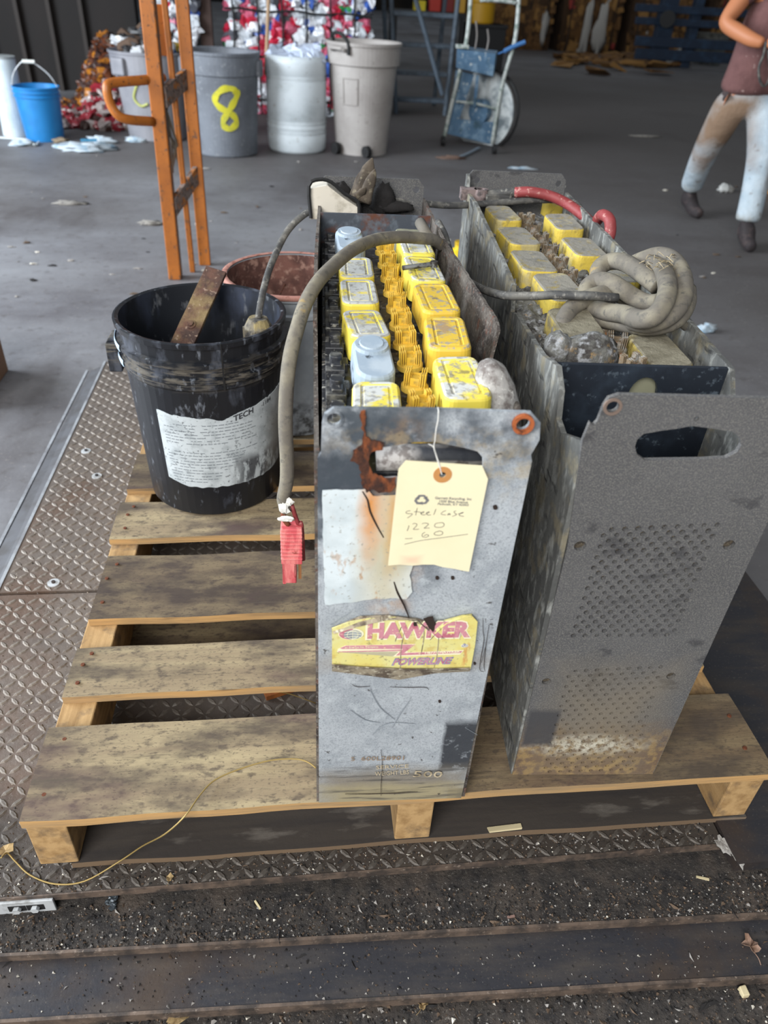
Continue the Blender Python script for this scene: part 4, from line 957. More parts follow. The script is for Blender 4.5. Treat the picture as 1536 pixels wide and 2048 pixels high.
# rusty bar leaning in the bucket
a_ = W0.v(430, 546, .712); b_ = W0.v(371, 675, .60)
m_bar = mat('rusty_bar', '5d4034', .9, layers=[dict(s=40, lo=.4, hi=.6, c='3e2d27'), dict(s=12, lo=.52, hi=.66, c='7a6746'), dict(s=120, lo=.6, hi=.68, c='9a8473', op=.7)], bump=(.9, 120, .002))
bt = thing('rusty_bar', 'flat rusty steel bar leaning inside the black bucket', 'bar', b_)
d_ = (a_-b_); L_ = d_.length; R = Matrix((d_.normalized().cross(Vector((0, -.5, .85))).normalized(), d_.normalized().cross(d_.normalized().cross(Vector((0, -.5, .85))).normalized()).normalized(), d_.normalized())).transposed()
ll = []
for k in range(9):
    t = k/8; c_ = d_*(t*1.75-.7); w = .021+.0015*mn.noise(Vector((k*1.3, 0, 0))); e = .004
    ll.append([c_+R @ Vector((x*w, y*e, 0)) for x, y in ((-1, -1), (1, -1), (1.02, 1), (-.98, 1))])
MB().loft(ll).build('bar', m_bar, bt, bevel=.001)
cb = d_*.18; MB().cyl(cb-R @ Vector((0, .006, 0)), cb+R @ Vector((0, .006, 0)), .010, n=14).cyl(cb-R @ Vector((0, .010, 0)), cb+R @ Vector((0, .010, 0)), .006, n=8).build('bolt', m_bar, bt)
# cord with round connector in the bucket, draped across both batteries
cd = thing('power_cord', 'thin dark cord running from the black bucket over the back of both batteries', 'cable', W0.v(516, 640, .55))
o0 = Vector(cd.location)
P = [p-o0 for p in WP([(517, 636, .55), (521, 608, .56), (532, 560, .60), (548, 515, .64), (575, 462, .68), (610, 428, .70), (650, 410, .70), (700, 402, .70), (760, 400, .70), (830, 405, .71), (900, 411, .72), (980, 407, .73), (1060, 401, .73), (1120, 400, .73), (1150, 406, .70), (1162, 425, .68), (1163, 446, .66)])]
MB().tube(P, .0062, 10, sm=5).build('cord', m_cabk, cd, smooth=True)
q = W0.v(516, 640, .55)-o0; dq = (P[1]-P[0]).normalized()
b = MB(); c2_ = Vector((0, 0, -1)); 
for i in range(14): pass
b.cyl(q+Vector((0, 0, -.045)), q+Vector((0, 0, -.012)), .0235, .0255, n=14).cyl(q+Vector((0, 0, -.012)), q+Vector((0, 0, .004)), .0255, .017, n=14).cyl(q+Vector((0, 0, -.10)), q+Vector((0, 0, -.045)), .019, .021, n=12)
for i in range(10):
    a = 2*PI*i/10; b.box(q+Vector((.025*math.cos(a), .025*math.sin(a), -.028)), (.006, .006, .03))
b.build('connector', mat('crusty_connector', '6d675a', .9, layers=[dict(s=60, lo=.45, hi=.6, c='3b3a3a'), dict(s=30, lo=.55, hi=.66, c='8d7f58')], bump=(.8, 90, .002)), cd)
cd2 = thing('power_cord', 'dark cord sagging between the two batteries towards the cable knot', 'cable', W0.v(885, 458, .50))
o2 = Vector(cd2.location)
P = [p-o2 for p in WP([(876, 445, .52), (889, 470, .48), (900, 505, .43), (915, 540, .38), (940, 565, .33), (975, 582, .27), (1010, 591, .22), (1060, 592, .20), (1110, 590, .18), (1150, 591, .17), (1185, 592, .16), (1235, 596, .16)])]
MB().tube(P, .0058, 10, sm=5).build('cord', m_cabk, cd2, smooth=True)
# grey bucket with rusty inside
GC = (.500, .885)
gb = pail('rusty_bucket', 'light grey bucket with a rusty inside standing behind the black bucket', GC, T, .34, .122, .146, mat('grey_bucket', '9aa0a6', .5, layers=[dict(s=10, lo=.45, hi=.65, c='858c93'), dict(box=((0, 0, .02), (.2, .2, .06), .6, .5), s=40, lo=.45, hi=.6, c='1f1c1b')]),
    mat('rusty_inside', '6d4a41', .9, layers=[dict(s=20, lo=.4, hi=.6, c='4d322c'), dict(s=60, lo=.52, hi=.64, c='8f7064')], bump=(.6, 60, .002)), ribs=((.86, .006),))
MB().lathe([(.149, .332), (.1535, .334), (.1535, .342), (.149, .344), (.142, .342)], n=48).build('rim', mat('rust_pink_rim', 'a5766a', .8, layers=[dict(s=50, lo=.5, hi=.6, c='7a4a3d')]), gb, smooth=True)
MB().lathe([(0, .20), (.133, .20)], n=32).build('rust_scale', m_rust, gb)
wk = thing('wire_basket', 'small grey wire grid lying in the rusty bucket', 'grid', W0.z(603, 568, T+.24))
b = MB(); ow = Vector(wk.location)
Rw = Matrix.Rotation(.5, 3, 'Z') @ Matrix.Rotation(.5, 3, 'Y')
for k in range(6):
    s_ = (k/5-.5)*.06
    b.cyl(Rw @ Vector((s_, -.03, 0)), Rw @ Vector((s_, .03, 0)), .0013, n=6); b.cyl(Rw @ Vector((-.03, s_, 0)), Rw @ Vector((.03, s_, 0)), .0013, n=6)
b.build('wires', mat('wire_grey', 'a39b97', .5, .4), wk)
b = MB()
for pts in ([(560, 590), (585, 545), (628, 505)], [(590, 520), (610, 555), (632, 590)], [(545, 560), (580, 530), (632, 540)]):
    b.tube([W0.z(x, y, T+.27)-ow for x, y in pts], .0012, 5)
b.build('loose_wire', m_rust, wk)

# things in the back compartment of battery 1
FB = Fr((.545, .66, .55), -.035)
wbx = thing('white_box', 'white plastic box stuck in the back of the grey battery', 'box', FB.loc, FB.yaw)
wp = [(FB.v(x, y).x, FB.v(x, y).z) for x, y in ((620, 368), (655, 362), (688, 388), (713, 404), (713, 428), (620, 428))]
vs, fs = curve_mesh([wp], .05); MB().add(XZ(vs, -.01), fs).build('panel', mat('off_white_plastic', 'cfc9bc', .6, layers=[dict(s=30, lo=.5, hi=.66, c='a39c8c')]), wbx, bevel=.002)
b = MB(); b.tube([FB.v(x, y, vv) for x, y, vv in ((622, 436, -.04), (618, 372, -.04), (638, 359, -.036), (662, 364, -.036), (690, 388, -.036), (716, 404, -.036), (718, 436, -.036))], .0035, 6, sm=3); b.build('dark_binding', m_rubber, wbx)
rg = thing('dark_rag', 'black crumpled rag behind the glove in the grey battery', 'rag', W0.v(765, 395, .685))
b = MB(); og = Vector(rg.location)
b.blob(W0.v(765, 398, .685)-og, (.022, .010, .028), 3, .25, 3, 20); b.blob(W0.v(680, 388, .68)-og, (.02, .008, .02), 5, .2, 3, 18); b.blob(W0.v(790, 414, .685)-og, (.035, .012, .010), 7, .2, 3, 18)
b.build('cloth', mat('black_cloth', '1e1c1c', .95, bump=(.8, 80, .003)), rg, smooth=True)
gl = thing('work_glove', 'brown work glove poking up from the back of the grey battery', 'glove', W0.v(712, 395, .66))
og = Vector(gl.location); b = MB()
def lobe(p0, p1, r0, r1, seed, flat=.55):
    p0 = Vector(p0); p1 = Vector(p1); L2 = []
    ax = (p1-p0); xx = Vector((1, 0, 0)); xx = (xx-ax.normalized()*xx.dot(ax.normalized())).normalized(); yy = ax.normalized().cross(xx)
    for k in range(9):
        t = k/8; r = (r0*(1-t)+r1*t)*(1-.85*max(0, t-.8)/.2)*(1+.12*mn.noise(Vector((k*.9, seed, 0))))
        L2.append([p0+ax*t+(xx*math.cos(2*PI*i/12)+yy*math.sin(2*PI*i/12)*flat)*r*(1+.10*math.sin(3*2*PI*i/12+seed+k*.5)) for i in range(12)])
    b.loft(L2)
lobe(W0.v(718, 402, .655)-og, W0.v(745, 316, .66)-og, .020, .009, 1); lobe(W0.v(728, 404, .645)-og, W0.v(750, 338, .648)-og, .013, .007, 3); lobe(W0.v(710, 400, .66)-og, W0.v(724, 340, .665)-og, .012, .007, 5)
lobe(W0.v(703, 404, .65)-og, W0.v(732, 375, .635)-og, .010, .006, 6)
b.build('leather', mat('glove_leather', '534a40', .95, layers=[dict(s=30, lo=.45, hi=.62, c='3d362f'), dict(s=90, lo=.56, hi=.66, c='78705f')], bump=(.8, 70, .002)), gl, smooth=True)
lobe(W0.v(700, 414, .65)-og, W0.v(722, 398, .652)-og, .019, .019, 9)
yj = thing('yellow_jug', 'yellow plastic jug on the floor glimpsed between the two batteries', 'jug', W0.z(912, 556, ZF))
MB().lathe([(0, 0), (.05, 0), (.055, .01), (.055, .10), (.04, .125), (.02, .135), (.02, .15), (0, .15)], n=24).build('body', mat('yellow_plastic', 'd9b90f', .5), yj, smooth=True)
MB().cyl((0, 0, .15), (0, 0, .165), .022, n=14).build('lid', mat('yellow_lid', 'b8960a', .5), yj)

# brass wire over the pallet, small one in the gap
b = MB(); b.tube([W0.z(x, y, z) for x, y, z in ((2, 1716, .02), (14, 1706, .012), (30, 1722, .004), (60, 1750, .003), (110, 1768, .003), (170, 1762, .004), (240, 1722, .02), (285, 1692, .05), (330, 1668, .10), (370, 1632, .128), (400, 1590, .128), (430, 1560, .126), (480, 1538, .127), (540, 1521, .128), (590, 1518, .127), (615, 1524, .126), (632, 1536, .125))], .0011, 6, sm=5)
tag(b.build('brass_wire', mat('brass_wire', '9b8551', .5, .4), smooth=True), 'thin brass wire snaking over the front pallet board onto the tread plate', 'wire')
b = MB(); b.tube([W0.z(x, y, z) for x, y, z in ((528, 1372, .11), (545, 1382, .07), (580, 1388, .05), (636, 1408, .03))], .0010, 6, sm=4)
tag(b.build('thin_wire', MATS['brass_wire'], smooth=True), 'short thin wire drooping into the pallet gap beside the grey battery', 'wire')

# small litter in front
m_leaf = mat('dry_leaf', 'a78f66', .9, layers=[dict(s=60, lo=.45, hi=.6, c='7a6544')])
m_leaf2 = mat('brown_leaf', '6d5444', .9, layers=[dict(s=60, lo=.45, hi=.6, c='8c7263')])
def leaf(px, py, z, r, a, m, lab, name='dry_leaf', cat='leaf', cur=.35):
    p = W0.z(px, py, z); b = MB(); pts = []
    for i in range(15):
        t = 2*PI*i/15; rr_ = r*(.55+.45*abs(math.sin(t*2.5+a)))*(1 if math.cos(t) > -.5 else .8)
        pts.append(Vector((rr_*math.cos(t), rr_*.75*math.sin(t), r*cur*abs(math.sin(t*1.5+a))+.0008)))
    b.add([Vector((0, 0, r*.12))]+pts, [(0, i+1, (i+1) % 15+1) for i in range(15)])
    t_ = thing(name, lab, cat, p, a); b.build('blade', m, t_, solid=.0006)
    MB().tube([(-.3*r, 0, .001), (-r, .1*r, .002), (-1.5*r, .3*r, .001)], r*.04, 5).build('stalk', m, t_); return t_
leaf(12, 1703, .001, .013, .5, m_leaf, 'curled tan leaf at the left edge by the brass wire end')
leaf(340, 1757, .001, .007, 1.5, m_leaf, 'small tan leaf bit on the tread plate in front of the pallet')
leaf(650, 1617, .109-.108, .008, .4, m_leaf, 'small yellow leaf bit by the grey battery foot')
leaf(1500, 1895, -.043, .015, 1.9, m_leaf2, 'crumpled reddish brown leaf on the smooth steel plank at the right', cur=.8)
leaf(845, 2012, -.06, .009, 1., m_leaf, 'pale crumpled leaf on the dirt below the middle of the planks', cur=.8)
leaf(355, 2036, -.06, .017, .6, m_leaf, 'tan maple leaf at the bottom edge left of centre')
leaf(85, 2040, -.06, .008, 2., mat('green_bit', '5d6a4a', .9), 'small greenish leaf at the bottom left')
def chip(px, py, z, sx, sy, sz, a, m, lab, cat, name):
    p = W0.z(px, py, z); b = MB()
    b.box((0, 0, sz/2), (sx, sy, sz), Matrix.Rotation(a, 3, 'Z'), jit=min(sx, sy)*.12)
    o = b.build(name, m, loc=p, bevel=min(sx, sy, sz)*.15); tag(o, lab, cat); return o
m_chw = mat('pale_wood_chip', 'c2b591', .85)
chip(1010, 1657, .0135, .05, .008, .002, .05, m_chw, 'long pale wood splinter lying along the front bottom board', 'wood scrap', 'wood_splinter')
chip(1485, 1985, -.06, .009, .012, .008, .1, m_chw, 'small tan wood cube on the dirt at bottom right', 'wood scrap', 'wood_chip')
chip(515, 1810, -.03, .015, .0025, .002, -1., m_chw, 'thin pale stick on the upper steel plank left of the middle', 'stick', 'stick')
chip(1405, 1757, -.03, .018, .003, .002, -.3, m_chw, 'thin pale stick on the upper steel plank at the right', 'stick', 'stick')
chip(1022, 1834, -.03, .011, .003, .002, .1, mat('reddish_chip', '7a6158', .9), 'reddish brown chip on the upper steel plank right of the middle', 'chip', 'wood_chip')
b = MB(); p = W0.z(222, 1800, -.029)
for k in range(6): b.blob((U(-.006, .006), (k-3)*.004, .002+U(0, .002)), (.005, .004, .002), k, .5, 3, 8)
tag(b.build('foil_scrap', mat('dull_foil', '4d545a', .4, .5), loc=p), 'crumpled dull foil scrap on the upper steel plank near the bracket', 'scrap')
b = MB(); b.blob((0, 0, .001), (.008, .013, .0015), 3, .6, 3, 14); b.blob((.012, -.016, .001), (.006, .015, .0015), 6, .6, 3, 14)
tag(b.build('white_scraping', mat('chalky', 'a9a7a3', .9, layers=[dict(s=60, lo=.45, hi=.6, c='6d6863')]), loc=W0.z(1446, 1690, .0005)), 'chalky white scraping at the right end of the tread plate', 'scrap')
# ------------------------------------------------------------------ orange frame
m_or = mat('orange_paint', 'a8611f', .45, layers=[dict(s=8, lo=.45, hi=.65, c='8f501a', op=.8), dict(s=(50, 50, 20), lo=.6, hi=.66, c='5b4130', op=.8), dict(s=70, lo=.62, hi=.68, c='4a2c18', op=.9), dict(s=30, lo=.66, hi=.7, c='6a4a34')])
m_or2 = mat('orange_paint_worn', '7a6a62', .6, layers=[dict(s=30, lo=.5, hi=.6, c='a5652a'), dict(s=60, lo=.5, hi=.62, c='4d403a')])
of = thing('hand_truck', 'tall orange painted steel hand truck frame with a loop handle behind the black bucket', 'hand truck', (0, 2.5, ZF))
def ofp(px, py, y): p = W0.v(px, py, y); return Vector((p.x, p.y-2.5, p.z-ZF))
def chan(a, b_, w, d, m, name, par, back=True):
    """upright channel from a to b: w wide across x, d deep in y"""
    L_ = []; R_ = []
    for p in (a, b_): L_.append([(p.x-w/2, p.y, p.z), (p.x+w/2, p.y, p.z), (p.x+w/2, p.y+d, p.z), (p.x-w/2, p.y+d, p.z)])
    return MB().loft(L_).build(name, m, par, bevel=.004)
a = ofp(350, 560, 2.5); a.z = 0; chan(a, ofp(297, 0, 2.5)+Vector((0, 0, .5)), .052, .012, m_or, 'upright', of)
chan(a+Vector((.022, .012, 0)), ofp(297, 0, 2.5)+Vector((.022, .012, .5)), .008, .05, m_or2, 'upright_flange', of)
a = ofp(410, 530, 2.7); a.z = 0; chan(a, ofp(364, 0, 2.7)+Vector((0, 0, .5)), .050, .03, m_or, 'upright', of)
a = ofp(385, 545, 2.6); a.z = 0; chan(a, ofp(327, 0, 2.6)+Vector((0, 0, .5)), .022, .022, m_or, 'inner_rail', of)
a = ofp(323, 112, 2.62); chan(a, ofp(312, 8, 2.62), .045, .01, m_or, 'bracket_plate', of)
def bar(p, q, h, t, m, name, par):
    d = (q-p).normalized(); s_ = d.cross(Vector((0, 0, 1))).normalized()*t/2; u_ = Vector((0, 0, h/2))
    return MB().loft([[x-s_-u_, x+s_-u_, x+s_+u_, x-s_+u_] for x in (p, q)]).build(name, m, par, bevel=.002)
bar(ofp(328, 195, 2.52), ofp(370, 158, 2.7), .07, .02, m_or2, 'crossbar', of)
bar(ofp(348, 415, 2.52), ofp(392, 350, 2.7), .07, .02, m_or2, 'crossbar', of)
b = MB(); b.tube([ofp(x, y, yy) for x, y, yy in ((325, 155, 2.6), (290, 160, 2.5), (225, 166, 2.42), (214, 178, 2.40), (222, 210, 2.40), (238, 232, 2.40), (262, 240, 2.42), (305, 243, 2.5))], .017, 10, sm=4)
b.build('loop_handle', m_or, of, smooth=True)
b = MB()
for k in range(7):
    b.tube([ofp(330+U(-8, 8), 205, 2.55), ofp(335+U(-10, 14), 250+k*3, 2.56), ofp(345+U(-12, 12), 290, 2.6), ofp(350+U(-10, 16), 345, 2.66)], .004, 5, sm=4)
b.build('tangled_cord', mat('old_cord', '6d6254', .9), of)

# ------------------------------------------------------------------ bins and drums
def stand(px, py, rpx):
    g = W0.z(px, py, ZF); dr = Vector((g.x-CAM.x, g.y-CAM.y, 0)); dep = (g-CAM).dot(CF); r = rpx/FPX*dep
    c_ = g+dr.normalized()*r*.95; return c_, r
m_binA = mat('grey_bin', '6b7078', .6, layers=[dict(s=5, lo=.4, hi=.65, c='565a61', op=.9), dict(s=40, lo=.58, hi=.68, c='8f9396', op=.6)])
m_binB = mat('tan_bin', 'a5a09c', .6, layers=[dict(s=5, lo=.4, hi=.65, c='938d89', op=.8), dict(s=30, lo=.6, hi=.7, c='736d67', op=.6)])
m_drum = mat('white_drum', 'd0d9de', .5, layers=[dict(s=(4, 4, 8), lo=.5, hi=.68, c='b3bdc1', op=.7), dict(s=30, lo=.62, hi=.7, c='8b8578', op=.6)])
m_junkb = mat('pale_grey_bin', '85858a', .6, layers=[dict(s=5, lo=.4, hi=.65, c='6f7077', op=.9)])
c8, r8 = stand(455, 316, 62); z8 = W0.v(453, 100, c8.y).z-ZF
b8 = thing('trash_can', 'grey round trash can with a yellow spray painted 8', 'trash can', c8)
rt = 71/FPX*((c8-CAM).dot(CF)+.05)
def canprof(r0, rt, h, band=.78): return [(0, 0), (r0*.96, 0), (r0, .01), (r0+(rt-r0)*band*.85, h*band), (rt*.985, h*(band+.01)), (rt, h*.965), (rt*1.03, h*.97), (rt*1.035, h*.995), (rt*1.01, h), (rt*.97, h*.99)]
MB().lathe(canprof(r8, rt, z8), n=56).build('body', m_binA, b8, smooth=False)
MB().lathe([(rt*.97, z8*.99), (r8*.95, .03), (0, .03)], n=48).build('inside', m_binA, b8, smooth=True)
for a in (PI*1.02, PI*1.95):
    MB().box((rt*.98*math.cos(a), rt*.98*math.sin(a), z8*.85), (.05, .10, .10), Matrix.Rotation(a, 3, 'Z')).build('side_handle', m_binA, b8, bevel=.01)
m_spray = mat('yellow_spray', 'c9c22f', .7, layers=[dict(s=30, lo=.5, hi=.64, c='9aa04a', op=.5)])
st8 = [(472, 186), (466, 178), (448, 178), (434, 188), (430, 202), (440, 215), (458, 225), (470, 235), (472, 248), (460, 258), (448, 252), (447, 240), (456, 225), (466, 208), (474, 192), (474, 180)]
def onpix(c_, rad, px, py):
    """where the ray through a pixel meets an upright cone; rad(z above floor)"""
    d = CF+CR*((px-768)/FPX)-CU*((py-1024)/FPX); t = 1.
    for _ in range(40):
        p = CAM+d*t; r = rad(p.z-ZF); dx, dy = p.x-c_.x, p.y-c_.y
        A = d.x**2+d.y**2; B = 2*((CAM.x-c_.x)*d.x+(CAM.y-c_.y)*d.y); C_ = (CAM.x-c_.x)**2+(CAM.y-c_.y)**2-r*r
        D_ = max(0, B*B-4*A*C_); t = (-B-math.sqrt(D_))/(2*A)
    return CAM+d*t
rad8 = lambda z: r8+(rt-r8)*.85*min(1, z/z8)+.004
P = catmull([onpix(c8, rad8, x, y)-c8 for x, y in st8], 4); vs = []; 
for i, p in enumerate(P):
    t = (P[min(i+1, len(P)-1)]-P[max(i-1, 0)]).normalized(); nrm = Vector((p.x, p.y, 0)).normalized(); s_ = t.cross(nrm)*(.019+.003*math.sin(i))
    vs += [p+s_, p-s_]
MB().add(vs, [(2*i, 2*i+1, 2*i+3, 2*i+2) for i in range(len(P)-1)]).build('number_eight', m_spray, b8, solid=.003)

cD, rD = stand(595, 309, 59); zD = W0.v(585, 108, cD.y).z-ZF
dm = thing('plastic_drum', 'white plastic drum full of crumpled film between the grey and tan cans', 'drum', cD)
pr = [(0, 0), (rD*.93, 0), (rD*.98, .02)]
for f in (.22, .32, .78):
    pr += [(rD, zD*(f-.03)), (rD*.965, zD*(f-.015)), (rD*1.02, zD*f), (rD*.965, zD*(f+.015)), (rD, zD*(f+.03))]
pr += [(rD*.99, zD*.93), (rD*.95, zD), (rD*.92, zD*.99), (rD*.92, zD*.6), (0, zD*.6)]
MB().lathe(pr, n=48).build('body', m_drum, dm, smooth=True)
b = MB()
for k in range(16):
    a = U(0, 2*PI); q = U(0, .7)*rD; b.blob((q*math.cos(a), q*math.sin(a), zD+U(-.05, .02)), (U(.05, .1), U(.05, .09), U(.03, .06)), k, .7, 3, 9)
fl = b.build('crumpled_film', mat('pale_film', 'b5bfd0', .3), loc=cD); fl['kind'] = 'stuff'; fl['label'] = 'crumpled pale plastic film heaped in the white drum'
pst = W0.v(537, 0, cD.y); pst2 = W0.v(533, 108, cD.y)
tag(MB().cyl(pst2+(pst2-pst)*.4, pst+(pst-pst2)*.3, .013, n=10).build('broom_stick', mat('stick_wood', 'a08468', .7)), 'tan wooden broom stick standing in the white drum', 'stick')

cT, rT = stand(722, 312, 52); zT = W0.v(728, 82, cT.y).z-ZF; rTt = 69/FPX*(cT-CAM).dot(CF)
tn = thing('wheeled_can', 'tan wheeled trash can with clip handles right of the white drum', 'trash can', cT)
MB().lathe(canprof(rT, rTt, zT, .80)[2:], (0, 0, .0), n=56).build('body', m_binB, tn)
MB().lathe([(0, .02), (rT, .02), (rT, .0)], n=40).build('base', m_binB, tn)
MB().lathe([(rTt*.97, zT*.99), (rT*.9, zT*.5), (0, zT*.5)], n=48).build('inside', m_binB, tn, smooth=True)
a = -PI*.60
def ang(a, r, z): return Vector((r*math.cos(a), r*math.sin(a), z))
b = MB(); b.tube([ang(PI*1.18, rTt*1.03, zT*.93), ang(PI*1.2, rTt*1.14, zT*.95), ang(PI*1.3, rTt*1.14, zT*.95), ang(PI*1.32, rTt*1.03, zT*.93)], .012, 8, sm=2); b.build('clip_handle', m_binB, tn)
b = MB(); b.tube([ang(PI*1.15, rTt*.95, zT), ang(PI*1.17, rTt*1.0, zT*1.06), ang(PI*1.27, rTt*1.05, zT*1.07), ang(PI*1.34, rTt*1.02, zT*1.0), ang(PI*1.35, rTt*1.06, zT*.9)], .012, 8, sm=3); b.build('lid_clamp', m_rubber, tn)
L_ = []
for (fz0, a0_, a1_) in ((.45, 1.27, 1.42),):
    pts = []
    for i in range(9): pts.append((PI*(a0_+(a1_-a0_)*i/8), .70))
    b = MB(); rr_ = lambda z: rT+(rTt-rT)*.85*z+.003
    for z in (.47, .70): b.tube([ang(p[0], rr_(z), z*zT) for p in pts], .004, 5, sm=1)
    for p in (pts[0], pts[-1]): b.tube([ang(p[0], rr_(.47), .47*zT), ang(p[0], rr_(.70), .70*zT)], .004, 5, sm=1)
    b.build('raised_panel', m_binB, tn)
for (px, py) in ((672, 296), (733, 304)):
    w_ = W0.z(px, py, ZF+.04)-cT; w_.z = .04
    MB().cyl(w_+Vector((-.014, -.01, 0)), w_+Vector((.014, .01, 0)), .04, n=20).cyl(w_+Vector((-.017, -.012, 0)), w_+Vector((.017, .012, 0)), .014, n=12).build('wheel', m_rubber, tn)
cJ, rJ = stand(318, 285, 56); zJ = W0.v(308, 100, cJ.y).z-ZF; rJt = 72/FPX*(cJ-CAM).dot(CF)
jb = thing('trash_can', 'pale grey trash can heaped with junk behind the orange frame', 'trash can', cJ)
MB().lathe(canprof(rJ, rJt, zJ, .72), n=48).build('body', m_junkb, jb)
MB().lathe([(rJt*.97, zJ*.99), (rJ*.9, zJ*.8), (0, zJ*.8)], n=40).build('inside', m_junkb, jb, smooth=True)
h_ = ang(PI*1.28, rJt*1.02, zJ*.84); MB().box(h_, (.12, .05, .11), Matrix.Rotation(-.6, 3, 'Z')).build('side_handle', m_junkb, jb, bevel=.012)
b = MB(); b.tube([onpix(cJ, lambda z: rJ+(rJt-rJ)*.8*z/zJ+.006, x, y)-cJ for x, y in ((275, 165), (268, 195), (282, 212), (296, 208))], .009, 6, sm=4); b.build('paint_mark', mat('pale_green_spray', 'a9ad62', .7), jb)
jm = [mat('junk_black', '1d1d1f', .5), mat('junk_blue', '3f73a8', .5), mat('junk_white', 'b9bcc0', .4), mat('junk_yellow', 'b59a3a', .6), mat('junk_brown', '4d3a2c', .8)]
b = MB()
for k in range(60):
    a = U(0, 2*PI); q = U(0, .85)*rJt; b.blob((q*math.cos(a), q*math.sin(a), zJ+U(-.03, .14)*(1-q/rJt*.6)), (U(.03, .09), U(.02, .06), U(.015, .05)), k, .5, 3, 8, mi=random.choice((0, 0, 0, 0, 1, 2, 3, 4, 4)))
jk = b.build('junk_heap', jm, loc=cJ, kind='stuff'); jk['label'] = 'heap of mixed dark junk on the pale grey trash can'

# ------------------------------------------------------------------ left corner
m_blueb = mat('blue_bucket', '1f79b8', .4, layers=[dict(s=6, lo=.45, hi=.65, c='1a69a5', op=.8)])
cB, rB = stand(93, 285, 36); zB = W0.v(92, 172, cB.y).z-ZF; rBt = 42/FPX*(cB-CAM).dot(CF)
bb_ = pail('blue_bucket', 'bright blue bucket with raised wire handle at the left', (cB.x, cB.y), ZF, zB, rB, rBt, m_blueb, ribs=((.82, .008), (.9, .008)))
hp = [ang(PI*1.0, rBt*1.05, zB*.93), Vector((-rBt*.85, 0, zB*1.2)), Vector((-rBt*.35, .0, zB*1.42)), Vector((.05*rBt, 0, zB*1.42)), Vector((rBt*.7, 0, zB*1.2)), ang(0, rBt*1.05, zB*.9)]
MB().tube(hp, .004, 6, sm=4).build('wire_handle', m_alu, bb_)
MB().cyl(hp[2]+Vector((-.0, 0, 0)), hp[3]+Vector((.02, 0, 0)), .012, n=10).build('grip', mat('white_grip', 'c9ccc6', .5), bb_)
cw = W0.z(28, 274, ZF); cw.y += .08
cy = thing('white_cylinder', 'tall leaning white cylinder beside the blue bucket', 'tube', cw)
tp_ = W0.v(4, 116, cw.y)-cw
b = MB().cyl((0, 0, 0), tp_, .095, .085, n=32); b.build('tube_wall', mat('white_tube', 'bcc7cc', .5, layers=[dict(s=5, lo=.5, hi=.65, c='a5b3ba')]), cy, smooth=False)
MB().cyl(tp_, tp_*1.03, .087, n=32).build('end_cap', mat('grey_cap', '8a8f90', .6), cy)
b = MB(); b.tube([W0.z(x, y, ZF+.012) for x, y in ((-20, 274), (20, 277), (55, 280), (70, 290), (78, 284))], .008, 6, sm=3)
tag(b.build('white_hose', mat('hose_white', 'b9c0c2', .5)), 'thin white hose on the floor below the white cylinder', 'hose')
def rag(px, py, rx, ry, rz, seed, m, lab, name='white_rag', cat='rag', n=16):
    b = MB(); b.blob((0, 0, rz*.5), (rx, ry, rz), seed, .55, 2.6, n)
    o = b.build(name, m, loc=W0.z(px, py, ZF), smooth=True); tag(o, lab, cat); return o
m_rag = mat('white_cloth', 'aab4bb', .9, layers=[dict(s=10, lo=.5, hi=.6, c='7f97a8')])
rag(165, 300, .17, .10, .03, 2, m_rag, 'crumpled white rag on the floor right of the blue bucket')
rag(205, 286, .10, .05, .03, 5, m_rag, 'small white rag strip behind the larger rag')
tag(MB().box((0, 0, 0), (.11, .05, .01), Matrix.Rotation(.2, 3, 'Z')).build('blue_card', mat('card_blue', '4287ab', .6), loc=W0.z(180, 294, ZF)+Vector((0, 0, .045))), 'small blue card lying on the white rag', 'card')
rag(45, 290, .09, .05, .02, 9, m_rag, 'pale scrap heap in front of the white cylinder', 'plastic_scrap', 'scrap')
rag(118, 284, .07, .03, .02, 12, mat('tan_scrap', '857662', .9), 'tan scrap beside the foot of the blue bucket', 'paper_scrap', 'scrap')
rag(272, 283, .08, .04, .02, 14, m_rag, 'pale scrap at the foot of the pale grey trash can', 'paper_scrap', 'scrap')
m_scr = mat('flattened_paper', '837f79', .9, layers=[dict(s=30, lo=.5, hi=.6, c='6a6662')])
rag(140, 408, .075, .03, .01, 21, m_scr, 'flattened grey scrap on the open floor at the left', 'flat_scrap', 'scrap')
rag(302, 449, .06, .025, .012, 22, m_scr, 'flattened grey scrap on the floor left of the orange frame', 'flat_scrap', 'scrap')
rag(1448, 383, .045, .04, .03, 23, mat('cup_white', 'c3c3bf', .6), 'crushed white cup on the floor between the walking persons feet', 'crushed_cup', 'cup')
rag(1046, 338, .10, .018, .01, 24, m_rag, 'long white scrap on the floor behind the charcoal battery', 'plastic_strip', 'scrap')
rag(1412, 663, .035, .022, .02, 25, m_rag, 'pale lump on the floor right of the charcoal battery', 'plastic_scrap', 'scrap')
rag(1290, 274, .14, .02, .01, 26, m_scr, 'pale torn strip on the dark floor left of the person', 'paper_strip', 'scrap')
b = MB()
for k in range(150):
    px = U(0, 1536); py = U(165, 600)
    p = W0.z(px, py, ZF); s_ = U(.003, .011)*(1+p.y*.10)
    if p.y > 5.1 or (p.y < 1.6 and p.x > -.2): continue
    b.blob(p+Vector((0, 0, s_*.25)), (s_*U(.7, 2), s_*U(.5, 1.), s_*.35), k, .6, 3, 7, mi=random.choice((0, 1, 1, 2, 2, 3)))
o = b.build('floor_litter', m_ch, kind='stuff'); o['label'] = 'small scraps and crumbs scattered over the concrete floor'
